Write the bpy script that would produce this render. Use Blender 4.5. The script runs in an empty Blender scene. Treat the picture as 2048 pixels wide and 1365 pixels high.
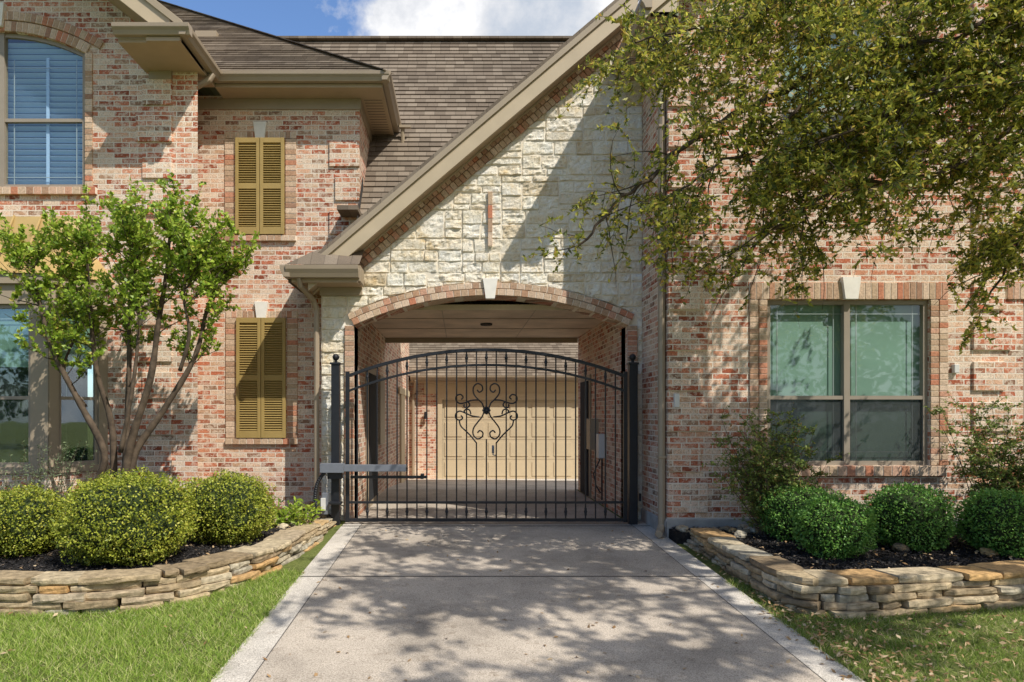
import bpy, math, random
import numpy as np
from mathutils import Vector, noise
random.seed(7); rng=np.random.default_rng(7)
S=bpy.context.scene

# ---------------------------------------------------------------- helpers
def empty(name,loc=(0,0,0)):
    o=bpy.data.objects.new(name,None); o.empty_display_size=.3; o.location=(0,0,0); S.collection.objects.link(o); return o
class MB:
    def __init__(s): s.v=[]; s.f=[]; s.m=[]; s.mats=[]
    def mi(s,mat):
        if mat not in s.mats: s.mats.append(mat)
        return s.mats.index(mat)
    def add(s,vs,fs,mat):
        n=len(s.v); s.v+= [tuple(v) for v in vs]; k=s.mi(mat)
        for f in fs: s.f.append([i+n for i in f]); s.m.append(k)
    def box(s,x0,x1,y0,y1,z0,z1,mat):
        vs=[(x0,y0,z0),(x1,y0,z0),(x1,y1,z0),(x0,y1,z0),(x0,y0,z1),(x1,y0,z1),(x1,y1,z1),(x0,y1,z1)]
        s.add(vs,[(0,3,2,1),(4,5,6,7),(0,1,5,4),(1,2,6,5),(2,3,7,6),(3,0,4,7)],mat)
    def obox(s,c,ax,ay,az,mat):
        c=Vector(c);vs=[]
        for dz in(-1,1):
            for dx,dy in((-1,-1),(1,-1),(1,1),(-1,1)):
                vs.append(c+Vector(ax)*dx+Vector(ay)*dy+Vector(az)*dz)
        s.add(vs,[(0,3,2,1),(4,5,6,7),(0,1,5,4),(1,2,6,5),(2,3,7,6),(3,0,4,7)],mat)
    def prism(s,prof,p0,p1,u,w,mat):
        p0=Vector(p0);p1=Vector(p1);u=Vector(u);w=Vector(w);n=len(prof)
        vs=[p0+u*a+w*b for a,b in prof]+[p1+u*a+w*b for a,b in prof]
        fs=[(i,(i+1)%n,n+(i+1)%n,n+i) for i in range(n)]+[tuple(range(n))[::-1],tuple(range(n,2*n))]
        s.add(vs,fs,mat)
    def tube(s,pts,rad,mat,n=6):
        pts=[Vector(p) for p in pts]; vs=[];fs=[]
        if not hasattr(rad,'__len__'): rad=[rad]*len(pts)
        for i,p in enumerate(pts):
            t=(pts[min(i+1,len(pts)-1)]-pts[max(i-1,0)]).normalized()
            a=t.cross(Vector((0.13,1,0.07))); 
            if a.length<.05: a=t.cross(Vector((1,0,0)))
            a.normalize(); b=t.cross(a)
            for k in range(n):
                an=2*math.pi*k/n
                vs.append(p+(a*math.cos(an)+b*math.sin(an))*rad[i])
        for i in range(len(pts)-1):
            for k in range(n):
                fs.append((i*n+k,i*n+(k+1)%n,(i+1)*n+(k+1)%n,(i+1)*n+k))
        fs.append(tuple(range(n))[::-1]); fs.append(tuple(range((len(pts)-1)*n,len(pts)*n)))
        s.add(vs,fs,mat)
    def sphere(s,c,r,mat,nu=12,nv=8,sc=(1,1,1)):
        vs=[];fs=[]
        for j in range(nv+1):
            th=math.pi*j/nv
            for i in range(nu):
                ph=2*math.pi*i/nu
                vs.append((c[0]+r*sc[0]*math.sin(th)*math.cos(ph),c[1]+r*sc[1]*math.sin(th)*math.sin(ph),c[2]+r*sc[2]*math.cos(th)))
        for j in range(nv):
            for i in range(nu):
                fs.append((j*nu+i,(j+1)*nu+i,(j+1)*nu+(i+1)%nu,j*nu+(i+1)%nu))
        s.add(vs,fs,mat)
    def done(s,name,parent=None,smooth=False,bevel=0,seg=1):
        me=bpy.data.meshes.new(name); me.from_pydata(s.v,[],s.f)
        for m in s.mats: me.materials.append(m)
        me.polygons.foreach_set('material_index',s.m)
        if smooth: me.polygons.foreach_set('use_smooth',[True]*len(s.f))
        me.update()
        o=bpy.data.objects.new(name,me); S.collection.objects.link(o)
        if parent: o.parent=parent
        if bevel:
            b=o.modifiers.new('b','BEVEL'); b.width=bevel; b.segments=seg; b.limit_method='ANGLE'
        return o
def npmesh(name,V,F,mat,parent=None):
    V=np.asarray(V,dtype=np.float32); F=np.asarray(F,dtype=np.int32); k=F.shape[1]
    me=bpy.data.meshes.new(name); me.vertices.add(len(V)); me.vertices.foreach_set('co',V.ravel())
    me.loops.add(F.size); me.loops.foreach_set('vertex_index',F.ravel())
    me.polygons.add(len(F)); me.polygons.foreach_set('loop_start',np.arange(0,F.size,k,dtype=np.int32))
    me.polygons.foreach_set('loop_total',np.full(len(F),k,dtype=np.int32))
    me.update(calc_edges=True); me.materials.append(mat)
    o=bpy.data.objects.new(name,me); S.collection.objects.link(o)
    if parent: o.parent=parent
    return o
def unit(a): return a/np.maximum(np.linalg.norm(a,axis=1,keepdims=True),1e-6)
def leaves(name,C,L,W,mat,parent=None,axis=None,spread=1.0,fold=0.12,nbias=None):
    C=np.asarray(C); n=len(C)
    a=rng.normal(size=(n,3))*spread
    if axis is not None: a=a+np.asarray(axis)
    a=unit(a); r=rng.normal(size=(n,3))
    if nbias is not None:
        nn=unit(rng.normal(size=(n,3))*.55+np.asarray(nbias)); a=unit(a-nn*(a*nn).sum(1,keepdims=True)); b=np.cross(nn,a)
    else: b=unit(np.cross(a,r))
    l=(L*rng.uniform(.6,1.25,n))[:,None]; w=(W*rng.uniform(.6,1.25,n))[:,None]
    nrm=np.cross(a,b)
    V=np.stack([C-a*l*.5, C+b*w*.5+nrm*w*fold, C+a*l*.5, C-b*w*.5+nrm*w*fold],1).reshape(-1,3)
    F=np.arange(n*4).reshape(n,4)
    return npmesh(name,V,F,mat,parent)

# ---------------------------------------------------------------- materials
def new(name,rough=.8,spec=.3):
    m=bpy.data.materials.new(name); m.use_nodes=True; nt=m.node_tree; b=nt.nodes['Principled BSDF']
    b.inputs['Roughness'].default_value=rough; b.inputs['Specular IOR Level'].default_value=spec
    return m,nt,b
def N(nt,t,**k):
    n=nt.nodes.new(t)
    for a,v in k.items(): setattr(n,a,v)
    return n
def ramp(nt,stops,interp='LINEAR'):
    r=nt.nodes.new('ShaderNodeValToRGB'); r.color_ramp.interpolation=interp
    e=r.color_ramp.elements
    while len(e)<len(stops): e.new(.5)
    for i,(p,c) in enumerate(stops): e[i].position=p; e[i].color=(c[0],c[1],c[2],1)
    return r
def mix(nt,fac,a,b,mode='MIX'):
    m=nt.nodes.new('ShaderNodeMix'); m.data_type='RGBA'; m.blend_type=mode
    for s,v in((0,fac),(6,a),(7,b)):
        if hasattr(v,'is_output') or hasattr(v,'links'): nt.links.new(v,m.inputs[s])
        else: m.inputs[s].default_value=(v if s==0 else (v[0],v[1],v[2],1))
    return m.outputs[2]
def pos(nt):
    g=nt.nodes.new('ShaderNodeNewGeometry'); return g.outputs['Position']
def noise_tex(nt,scale,detail=4,rough=.6,vec=None):
    n=nt.nodes.new('ShaderNodeTexNoise'); n.inputs['Scale'].default_value=scale; n.inputs['Detail'].default_value=detail; n.inputs['Roughness'].default_value=rough
    nt.links.new(vec if vec else pos(nt),n.inputs['Vector']); return n
def bump(nt,b,h,strength=.3,dist=.01):
    bn=nt.nodes.new('ShaderNodeBump'); bn.inputs['Strength'].default_value=strength; bn.inputs['Distance'].default_value=dist
    nt.links.new(h,bn.inputs['Height']); nt.links.new(bn.outputs[0],b.inputs['Normal']); return bn
def simple(name,c,rough=.6,var=.12,scale=8,bs=.1,spec=.3,metal=0):
    m,nt,b=new(name,rough,spec); n=noise_tex(nt,scale,5)
    r=ramp(nt,[(.3,[x*(1-var) for x in c]),(.7,[x*(1+var) for x in c])]); nt.links.new(n.outputs[0],r.inputs[0])
    nt.links.new(r.outputs[0],b.inputs['Base Color']); b.inputs['Metallic'].default_value=metal
    if bs: n2=noise_tex(nt,scale*9,3); bump(nt,b,n2.outputs[0],bs,.005)
    return m
def wallvec(nt):
    s=nt.nodes.new('ShaderNodeSeparateXYZ'); nt.links.new(pos(nt),s.inputs[0])
    a=N(nt,'ShaderNodeMath',operation='ADD'); nt.links.new(s.outputs[0],a.inputs[0]); nt.links.new(s.outputs[1],a.inputs[1])
    c=nt.nodes.new('ShaderNodeCombineXYZ'); nt.links.new(a.outputs[0],c.inputs[0]); nt.links.new(s.outputs[2],c.inputs[1]); return c.outputs[0]
BR=[(0,(.28,.075,.035)),(.16,(.52,.15,.075)),(.28,(.62,.25,.14)),(.40,(.74,.47,.31)),(.56,(.78,.60,.45)),(.70,(.64,.40,.25)),(.84,(.28,.16,.10)),(.92,(.54,.16,.08)),(1,(.68,.34,.20))]
BT=[(0,(.36,.20,.125)),(.25,(.52,.37,.24)),(.5,(.66,.49,.35)),(.7,(.44,.28,.17)),(.85,(.52,.20,.11)),(1,(.62,.45,.32))]
def brickmat(name,w=.203,h=.0677,mortar=.0065,stops=BR):
    m,nt,b=new(name,.88,.2); v=wallvec(nt)
    wob=noise_tex(nt,14,2); sub=N(nt,'ShaderNodeVectorMath',operation='SUBTRACT'); sub.inputs[1].default_value=(.5,.5,.5); nt.links.new(wob.outputs['Color'],sub.inputs[0])
    sc=N(nt,'ShaderNodeVectorMath',operation='SCALE'); sc.inputs['Scale'].default_value=.008; nt.links.new(sub.outputs[0],sc.inputs[0])
    ad=N(nt,'ShaderNodeVectorMath',operation='ADD'); nt.links.new(v,ad.inputs[0]); nt.links.new(sc.outputs[0],ad.inputs[1])
    t=nt.nodes.new('ShaderNodeTexBrick'); nt.links.new(ad.outputs[0],t.inputs['Vector'])
    t.inputs['Color1'].default_value=(0,0,0,1); t.inputs['Color2'].default_value=(1,1,1,1); t.inputs['Scale'].default_value=1
    t.inputs['Brick Width'].default_value=w; t.inputs['Row Height'].default_value=h; t.inputs['Mortar Size'].default_value=mortar; t.inputs['Mortar Smooth'].default_value=.15
    r=ramp(nt,stops); nt.links.new(t.outputs['Color'],r.inputs[0])
    sv=N(nt,'ShaderNodeVectorMath',operation='MULTIPLY_ADD'); nt.links.new(t.outputs['Color'],sv.inputs[0]); sv.inputs[1].default_value=(37,11,23); nt.links.new(v,sv.inputs[2])
    n1=noise_tex(nt,13,6,.75,sv.outputs[0]); r1=ramp(nt,[(.48,(0,0,0)),(.54,(1,1,1))]); nt.links.new(n1.outputs[0],r1.inputs[0])
    c1=mix(nt,r1.outputs[0],r.outputs[0],(.82,.70,.56))
    c1=mix(nt,.60,r.outputs[0],c1)
    n2=noise_tex(nt,60,4,.7); r2=ramp(nt,[(.34,(.50,.47,.44)),(.52,(1,1,1)),(.7,(1.15,1.15,1.15))]); nt.links.new(n2.outputs[0],r2.inputs[0])
    c2=mix(nt,1.0,c1,r2.outputs[0],'MULTIPLY')
    n3=noise_tex(nt,.7,4,.6); r3=ramp(nt,[(.3,(.84,.82,.80)),(.7,(1.08,1.07,1.06))]); nt.links.new(n3.outputs[0],r3.inputs[0])
    c3=mix(nt,t.outputs['Fac'],c2,(.82,.73,.60))
    c4=mix(nt,1.0,c3,r3.outputs[0],'MULTIPLY')
    nt.links.new(c4,b.inputs['Base Color'])
    inv=N(nt,'ShaderNodeMath',operation='SUBTRACT'); inv.inputs[0].default_value=1; nt.links.new(t.outputs['Fac'],inv.inputs[1])
    ma=N(nt,'ShaderNodeMath',operation='MULTIPLY_ADD'); nt.links.new(n2.outputs[0],ma.inputs[0]); ma.inputs[1].default_value=.5; nt.links.new(inv.outputs[0],ma.inputs[2])
    bump(nt,b,ma.outputs[0],.9,.010)
    return m
M_brick=brickmat('brick')
def islandmat(name,stops,rough=.85,bs=.4,nscale=30,trans=0,spec=.25,mottle=.25,interp='LINEAR'):
    m,nt,b=new(name,rough,spec); g=nt.nodes.new('ShaderNodeNewGeometry')
    r=ramp(nt,stops,interp); nt.links.new(g.outputs['Random Per Island'],r.inputs[0]); col=r.outputs[0]
    if mottle:
        n=noise_tex(nt,nscale,5,.65); r2=ramp(nt,[(.3,(1-mottle,)*3),(.7,(1+mottle*.6,)*3)]); nt.links.new(n.outputs[0],r2.inputs[0])
        col=mix(nt,1.0,col,r2.outputs[0],'MULTIPLY')
        if bs: bump(nt,b,n.outputs[0],bs,.012)
    nt.links.new(col,b.inputs['Base Color'])
    if trans:
        t=nt.nodes.new('ShaderNodeBsdfTranslucent'); nt.links.new(col,t.inputs[0]); ms=nt.nodes.new('ShaderNodeMixShader'); ms.inputs[0].default_value=trans
        nt.links.new(b.outputs[0],ms.inputs[1]); nt.links.new(t.outputs[0],ms.inputs[2]); nt.links.new(ms.outputs[0],nt.nodes['Material Output'].inputs[0])
    return m
M_bricks1=islandmat('loose_brick',BT,nscale=40,mottle=.35)
M_mortar=simple('mortar',(.76,.68,.56),.9,.08,6,.3)
M_mortar2=simple('stone_mortar',(.72,.64,.51),.9,.10,8,.4)
def stonemat():
    m,nt,b=new('limestone',.92,.15); g=nt.nodes.new('ShaderNodeNewGeometry')
    r=ramp(nt,[(0,(.74,.64,.48)),(.2,(.87,.80,.67)),(.5,(.91,.87,.76)),(.75,(.84,.76,.62)),(1,(.92,.88,.79))]); nt.links.new(g.outputs['Random Per Island'],r.inputs[0])
    n=noise_tex(nt,5,7,.7); r2=ramp(nt,[(.40,(1,1,1)),(.56,(1,.95,.86)),(.70,(.84,.68,.44))]); nt.links.new(n.outputs[0],r2.inputs[0])
    c=mix(nt,1,r.outputs[0],r2.outputs[0],'MULTIPLY')
    n2=noise_tex(nt,22,7,.8); r3=ramp(nt,[(.34,(.60,.57,.52)),(.46,(1,1,1)),(.7,(1.04,1.04,1.04))]); nt.links.new(n2.outputs[0],r3.inputs[0])
    c=mix(nt,1,c,r3.outputs[0],'MULTIPLY'); nt.links.new(c,b.inputs['Base Color'])
    bump(nt,b,n2.outputs[0],1,.03); return m
M_stone=stonemat()
M_cast=simple('cast_stone',(.78,.73,.64),.85,.06,10,.2)
M_trim=simple('taupe_trim',(.34,.27,.185),.5,.05,3,.05)
M_soff=simple('soffit_paint',(.40,.30,.195),.6,.06,3,.05)
M_gutter=simple('gutter_metal',(.32,.25,.172),.4,.05,4,0,.4)
M_rake=simple('rake_board',(.47,.375,.25),.55,.07,2.5,.08)
M_shutter=simple('shutter_paint',(.36,.25,.085),.5,.07,5,.06)
M_black=simple('black_iron',(.014,.015,.018),.42,.2,20,.1,.4)
M_blackpl=simple('operator_grey',(.16,.17,.19),.4,.1,10,0,.4)
M_gar=simple('garage_paint',(.56,.455,.30),.55,.05,3,.05)
M_frame=simple('window_frame',(.30,.25,.19),.45,.06,5,0)
M_found=simple('foundation_concrete',(.34,.32,.29),.9,.25,5,.5)
M_cop=simple('bay_roof_metal',(.44,.30,.115),.4,.16,3,.08,.4)
def shingle():
    m,nt,b=new('shingles',.95,.1)
    s=nt.nodes.new('ShaderNodeSeparateXYZ'); nt.links.new(pos(nt),s.inputs[0])
    g=nt.nodes.new('ShaderNodeNewGeometry')
    w=N(nt,'ShaderNodeTexWhiteNoise',noise_dimensions='1D'); nt.links.new(g.outputs['Random Per Island'],w.inputs['W'])
    a=N(nt,'ShaderNodeMath',operation='ADD'); nt.links.new(s.outputs[0],a.inputs[0]); nt.links.new(w.outputs[0],a.inputs[1])
    d=N(nt,'ShaderNodeMath',operation='DIVIDE'); nt.links.new(a.outputs[0],d.inputs[0]); d.inputs[1].default_value=.17
    fl=N(nt,'ShaderNodeMath',operation='FLOOR'); nt.links.new(d.outputs[0],fl.inputs[0])
    ad=N(nt,'ShaderNodeMath',operation='MULTIPLY_ADD'); nt.links.new(w.outputs[0],ad.inputs[0]); ad.inputs[1].default_value=731.3; nt.links.new(fl.outputs[0],ad.inputs[2])
    w2=N(nt,'ShaderNodeTexWhiteNoise',noise_dimensions='1D'); nt.links.new(ad.outputs[0],w2.inputs['W'])
    r=ramp(nt,[(0,(.145,.115,.087)),(.5,(.19,.152,.115)),(1,(.245,.20,.153))]); nt.links.new(w2.outputs[0],r.inputs[0])
    fr=N(nt,'ShaderNodeMath',operation='FRACT'); nt.links.new(d.outputs[0],fr.inputs[0])
    rf=ramp(nt,[(0,(.4,.4,.4)),(.06,(1,1,1))]); nt.links.new(fr.outputs[0],rf.inputs[0])
    n=noise_tex(nt,90,4,.7); r2=ramp(nt,[(.3,(.75,.75,.75)),(.7,(1.2,1.2,1.2))]); nt.links.new(n.outputs[0],r2.inputs[0])
    c1=mix(nt,1,r.outputs[0],rf.outputs[0],'MULTIPLY'); c1=mix(nt,1,c1,r2.outputs[0],'MULTIPLY')
    n3=noise_tex(nt,.6,3,.6); r3=ramp(nt,[(.3,(.85,.85,.85)),(.7,(1.15,1.13,1.1))]); nt.links.new(n3.outputs[0],r3.inputs[0])
    c1=mix(nt,1,c1,r3.outputs[0],'MULTIPLY')
    nt.links.new(c1,b.inputs['Base Color']); bump(nt,b,n.outputs[0],.5,.006); return m
M_sh=shingle()
def concrete(name,base=(.45,.385,.31)):
    m,nt,b=new(name,.9,.2)
    n=noise_tex(nt,1.1,9,.7); r=ramp(nt,[(.3,[x*.62 for x in base]),(.5,base),(.72,[x*1.22 for x in base])]); nt.links.new(n.outputs[0],r.inputs[0])
    n2=noise_tex(nt,110,4,.75); r2=ramp(nt,[(.34,(.42,.40,.38)),(.5,(1,1,1)),(.68,(1.35,1.35,1.35))]); nt.links.new(n2.outputs[0],r2.inputs[0])
    c=mix(nt,1,r.outputs[0],r2.outputs[0],'MULTIPLY')
    n4=noise_tex(nt,7,7,.8); r4=ramp(nt,[(.56,(1,1,1)),(.70,(.62,.58,.54))]); nt.links.new(n4.outputs[0],r4.inputs[0]); c=mix(nt,1,c,r4.outputs[0],'MULTIPLY')
    nt.links.new(c,b.inputs['Base Color']); bump(nt,b,n2.outputs[0],.4,.004); return m
M_conc=concrete('driveway_concrete'); M_conc2=concrete('driveway_border_concrete',(.54,.49,.42))
M_joint=simple('joint',(.09,.08,.07),.9)
def groundmat(name,a,b_,c,scale,bs,dist=.02):
    m,nt,b=new(name,.95,.1); n=noise_tex(nt,scale,8,.75); r=ramp(nt,[(.3,a),(.5,b_),(.72,c)]); nt.links.new(n.outputs[0],r.inputs[0])
    n3=noise_tex(nt,1.1,4,.6); r3=ramp(nt,[(.3,(.75,.75,.75)),(.7,(1.2,1.2,1.2))]); nt.links.new(n3.outputs[0],r3.inputs[0])
    nt.links.new(mix(nt,1,r.outputs[0],r3.outputs[0],'MULTIPLY'),b.inputs['Base Color']); bump(nt,b,n.outputs[0],bs,dist); return m
M_lawn=groundmat('turf',(.07,.08,.025),(.14,.17,.045),(.24,.23,.09),38,.9)
M_mulch=groundmat('mulch',(.008,.008,.009),(.028,.026,.026),(.075,.065,.06),45,1,.04)
M_chips=islandmat('mulch_chips',[(0,(.012,.011,.012)),(.7,(.04,.036,.034)),(.93,(.10,.08,.065)),(1,(.2,.14,.09))],.9,0,20,mottle=0)
M_grass=islandmat('grass_blades',[(0,(.13,.22,.03)),(.4,(.26,.39,.05)),(.7,(.40,.50,.10)),(.88,(.56,.57,.22)),(1,(.62,.54,.32))],.6,0,20,.35,mottle=0)
M_grassd=islandmat('mixed_grass_blades',[(0,(.10,.18,.025)),(.45,(.23,.33,.05)),(.72,(.36,.42,.10)),(.88,(.52,.46,.22)),(1,(.58,.46,.30))],.6,0,20,.35,mottle=0)
M_box1=islandmat('boxwood_yellow_green',[(0,(.10,.14,.018)),(.4,(.27,.32,.03)),(.8,(.46,.49,.06)),(1,(.56,.52,.09))],.5,0,20,.3,.4,mottle=0)  # yellow-green leaf tones of the left-hand boxwoods
M_box2=islandmat('boxwood_green',[(0,(.06,.15,.025)),(.5,(.14,.31,.05)),(1,(.28,.47,.09))],.5,0,20,.3,.4,mottle=0)
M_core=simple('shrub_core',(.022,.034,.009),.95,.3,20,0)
M_myr=islandmat('myrtle_leaves',[(0,(.14,.24,.025)),(.5,(.33,.46,.045)),(.9,(.52,.62,.09)),(1,(.48,.34,.09))],.45,0,20,.4,.4,mottle=0)
M_oak=islandmat('oak_leaves',[(0,(.08,.11,.02)),(.28,(.17,.21,.03)),(.5,(.36,.38,.05)),(.82,(.62,.58,.10)),(1,(.50,.32,.07))],.42,0,20,.5,.45,mottle=0)
M_nan=islandmat('nandina_leaves',[(0,(.08,.12,.025)),(.5,(.20,.28,.05)),(.85,(.34,.38,.09)),(1,(.36,.14,.06))],.5,0,20,.35,.4,mottle=0)
M_ros=islandmat('rosemary_needles',[(0,(.09,.13,.06)),(1,(.26,.32,.16))],.6,0,20,.2,.3,mottle=0)
M_dead=islandmat('dead_leaves',[(0,(.22,.12,.05)),(.5,(.40,.26,.13)),(1,(.60,.46,.29))],.8,0,20,.15,mottle=0)
M_dist=islandmat('distant_leaves',[(0,(.03,.07,.02)),(1,(.10,.18,.05))],.8,0,20,.2,mottle=0)
M_bark=simple('bark',(.095,.068,.045),.9,.5,11,.7); M_twig=simple('twig_bark',(.08,.06,.04),.9,.3,9,.3)
M_flag=islandmat('flagstone',[(0,(.24,.175,.105)),(.3,(.42,.32,.19)),(.55,(.52,.43,.29)),(.75,(.38,.34,.26)),(.88,(.52,.30,.11)),(1,(.54,.43,.26))],.9,.9,16,mottle=.5)
def glassmat():
    m=bpy.data.materials.new('window_glass'); m.use_nodes=True; nt=m.node_tree; nt.nodes.remove(nt.nodes['Principled BSDF'])
    t=nt.nodes.new('ShaderNodeBsdfTransparent'); t.inputs[0].default_value=(.92,.97,.95,1); g=nt.nodes.new('ShaderNodeBsdfGlossy'); g.inputs['Roughness'].default_value=.02; g.inputs[0].default_value=(.9,.95,1,1)
    n=noise_tex(nt,1.5,2,.5); bn=nt.nodes.new('ShaderNodeBump'); bn.inputs['Strength'].default_value=.1; bn.inputs['Distance'].default_value=.03; nt.links.new(n.outputs[0],bn.inputs['Height']); nt.links.new(bn.outputs[0],g.inputs['Normal'])
    ms=nt.nodes.new('ShaderNodeMixShader'); ms.inputs[0].default_value=.12; nt.links.new(t.outputs[0],ms.inputs[1]); nt.links.new(g.outputs[0],ms.inputs[2]); nt.links.new(ms.outputs[0],nt.nodes['Material Output'].inputs[0]); return m
M_glass=glassmat()
M_shade=simple('roller_shade',(.22,.33,.26),.9,.14,1.2,0)
M_dark=simple('dark_interior',(.02,.022,.025),.9); M_blind=simple('blue_lit_blind',(.42,.56,.76),.6,.04,4,0); M_grid=simple('grille',(.35,.38,.36),.5,.05,5,0)  # blind slats are white; the blue light on them is painted into their colour
M_ceil=simple('ceiling_paint',(.62,.49,.36),.7,.22,1.8,.08); M_white=simple('white_plastic',(.62,.60,.55),.5,.05,5,0); M_rail=simple('dark_detail',(.05,.045,.04),.9)  # M_rail: plain dark tone for soffit strips, ceiling disc and flashing

# ---------------------------------------------------------------- world / sun / camera
w=bpy.data.worlds.new('World'); S.world=w; w.use_nodes=True; nt=w.node_tree; bg=nt.nodes['Background']
sky=nt.nodes.new('ShaderNodeTexSky'); sky.sky_type='NISHITA'; sky.sun_disc=False
sky.sun_elevation=math.radians(50.2); sky.sun_rotation=math.radians(137); sky.air_density=1.0; sky.dust_density=.8; sky.ozone_density=1.6
tc=nt.nodes.new('ShaderNodeTexCoord')
cn=noise_tex(nt,3.4,9,.6,tc.outputs['Generated'])
sp=nt.nodes.new('ShaderNodeSeparateXYZ'); nt.links.new(tc.outputs['Generated'],sp.inputs[0])
ma=N(nt,'ShaderNodeMath',operation='MULTIPLY_ADD'); nt.links.new(sp.outputs[0],ma.inputs[0]); ma.inputs[1].default_value=.9; nt.links.new(cn.outputs[0],ma.inputs[2])
r=ramp(nt,[(.38,(0,0,0)),(.46,(1,1,1))]); nt.links.new(ma.outputs[0],r.inputs[0])
cn2=noise_tex(nt,9,7,.6,tc.outputs['Generated']); rc=ramp(nt,[(.36,(4.4,4.9,5.7)),(.5,(6.2,6.35,6.7)),(.60,(8.0,8.0,8.1))]); nt.links.new(cn2.outputs[0],rc.inputs[0])
skb=mix(nt,1,sky.outputs[0],(1.15,1.35,1.6),'MULTIPLY')
nt.links.new(mix(nt,r.outputs[0],skb,rc.outputs[0]),bg.inputs[0]); bg.inputs[1].default_value=.13
sd=bpy.data.lights.new('sun','SUN'); sd.energy=5.0; sd.angle=math.radians(.45); sd.color=(1,.96,.89)
so=bpy.data.objects.new('sun',sd); S.collection.objects.link(so); so.rotation_euler=Vector((-.93,1,-1.64)).to_track_quat('-Z','Y').to_euler(); so.location=(9,-10,16)
cd=bpy.data.cameras.new('camera'); co=bpy.data.objects.new('camera',cd); S.collection.objects.link(co); S.camera=co
co.location=(0,0,1.41); co.rotation_euler=(math.radians(90),0,0); cd.lens=24; cd.sensor_width=36; cd.shift_x=.0508; cd.shift_y=.0723; cd.clip_end=1000; cd.clip_start=.05
S.view_settings.view_transform='Standard'; S.view_settings.look='None'; S.view_settings.exposure=0

# ---------------------------------------------------------------- ground
def zg(y): return 0 if y>8.6 else max(-.5,-.043*(8.6-y))
mb=MB(); ys=[-200,-3.03,8.6,13,19,260]; zz=[-.5,-.5,0,0,-.37,-.37]
for i in range(5): mb.add([(-200,ys[i],zz[i]-.004),(200,ys[i],zz[i]-.004),(200,ys[i+1],zz[i+1]-.004),(-200,ys[i+1],zz[i+1]-.004)],[(0,1,2,3)],M_lawn)
mb.done('lawn')
mb=MB(); xl,xr=-1.5,2.43; b=.24
def strip(xa,xb,y0,y1,dz,mat):
    yy=[y0]+[q for q in(-3.03,8.6,13) if y0<q<y1]+[y1]
    def zf(y): return zg(y) if y<13 else -.37*(y-13)/6
    for a,c in zip(yy,yy[1:]): mb.add([(xa,a,zf(a)+dz),(xb,a,zf(a)+dz),(xb,c,zf(c)+dz),(xa,c,zf(c)+dz)],[(0,1,2,3)],mat)
strip(xl+b,xr-b,-6,12.9,.004,M_conc); strip(xl,xl+b-.008,-6,8.9,.004,M_conc2); strip(xr-b+.008,xr,-6,8.9,.004,M_conc2)
strip(xl+b-.012,xl+b+.004,-6,8.9,.0015,M_joint); strip(xr-b-.004,xr-b+.012,-6,8.9,.0015,M_joint)
for y in(3.1,6.35): strip(xl,xr,y-.008,y+.008,.008,M_joint)
strip(xl,xl+b,8.9,12.9,.004,M_conc);strip(xr-b,xr,8.9,9.1,.004,M_conc)
strip(-1.5,8,12.902,19.2,.004,M_conc2)
strip(xl,xr,8.62,8.66,.008,M_joint)
mb.done('driveway')

# ---------------------------------------------------------------- house
H=empty('brick_house')
def wall_front(mb,y,x0,x1,z0,top,ops,mat,depth=.12,rmat=None,breaks=()):
    xs={x0,x1,*breaks}
    for o in ops:
        n=24 if o.get('arch') else 1
        for i in range(n+1): xs.add(o['x0']+(o['x1']-o['x0'])*i/n)
    xs=sorted(xs)
    for a,b_ in zip(xs,xs[1:]):
        if b_-a<1e-6: continue
        m=(a+b_)/2; lo=(z0,z0)
        for o in sorted([o for o in ops if o['x0']<m<o['x1']],key=lambda o:o['z0']):
            if o['z0']>lo[0]+1e-4: mb.add([(a,y,lo[0]),(b_,y,lo[1]),(b_,y,o['z0']),(a,y,o['z0'])],[(0,1,2,3)],mat)
            t=o['top']; lo=(t(a),t(b_)); mb.add([(a,y,lo[0]),(b_,y,lo[1]),(b_,y+depth,lo[1]),(a,y+depth,lo[0])],[(0,1,2,3)],rmat or mat)
        mb.add([(a,y,lo[0]),(b_,y,lo[1]),(b_,y,top(b_)),(a,y,top(a))],[(0,1,2,3)],mat)
    for o in ops:
        for x in(o['x0'],o['x1']): mb.add([(x,y,o['z0']),(x,y+depth,o['z0']),(x,y+depth,o['top'](x)),(x,y,o['top'](x))],[(0,1,2,3)],rmat or mat)
        if o['z0']>z0: mb.add([(o['x0'],y,o['z0']),(o['x1'],y,o['z0']),(o['x1'],y+depth,o['z0']),(o['x0'],y+depth,o['z0'])],[(0,1,2,3)],rmat or mat)
def arcf(xc,half,zs,zc):
    R=(half*half+(zc-zs)**2)/(2*(zc-zs)); c=zc-R
    return (lambda x:c+math.sqrt(max(R*R-(x-xc)**2,0))),R,c
def quadx(mb,x,y0,y1,z0,z1,mat): mb.add([(x,y0,z0),(x,y1,z0),(x,y1,z1),(x,y0,z1)],[(0,1,2,3)],mat)
yA,yB,yC,yD=9.1,9.6,8.0,8.85; xS=-3.727; xT0,xT1=-1.413,2.233; xR=2.433
mb=MB()
wall_front(mb,yB,xS,xT0,0,lambda x:5.9,[],M_brick)
quadx(mb,xS,yD,yB,0,6.0,M_brick)
wD,RD,cD=arcf(-5.96,1.10,6.1,6.38)
gable=lambda x: 6.15+.78*max(0,min(-3.4-x,9+x))
wall_front(mb,yD,-9.5,xS,0,lambda x:min(gable(x),8.6)-.1,[dict(x0=-7.06,x1=-4.86,z0=4.36,top=wD,arch=1),dict(x0=-7.0,x1=-4.6,z0=.78,top=lambda x:3.1)],M_brick,.1,breaks=(-6.2,-3.4-.0001))
quadx(mb,xT0,yA+.04,12.9,0,4.0,M_brick)
quadx(mb,xT0,yB,14,4.0,6.0,M_brick)
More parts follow.
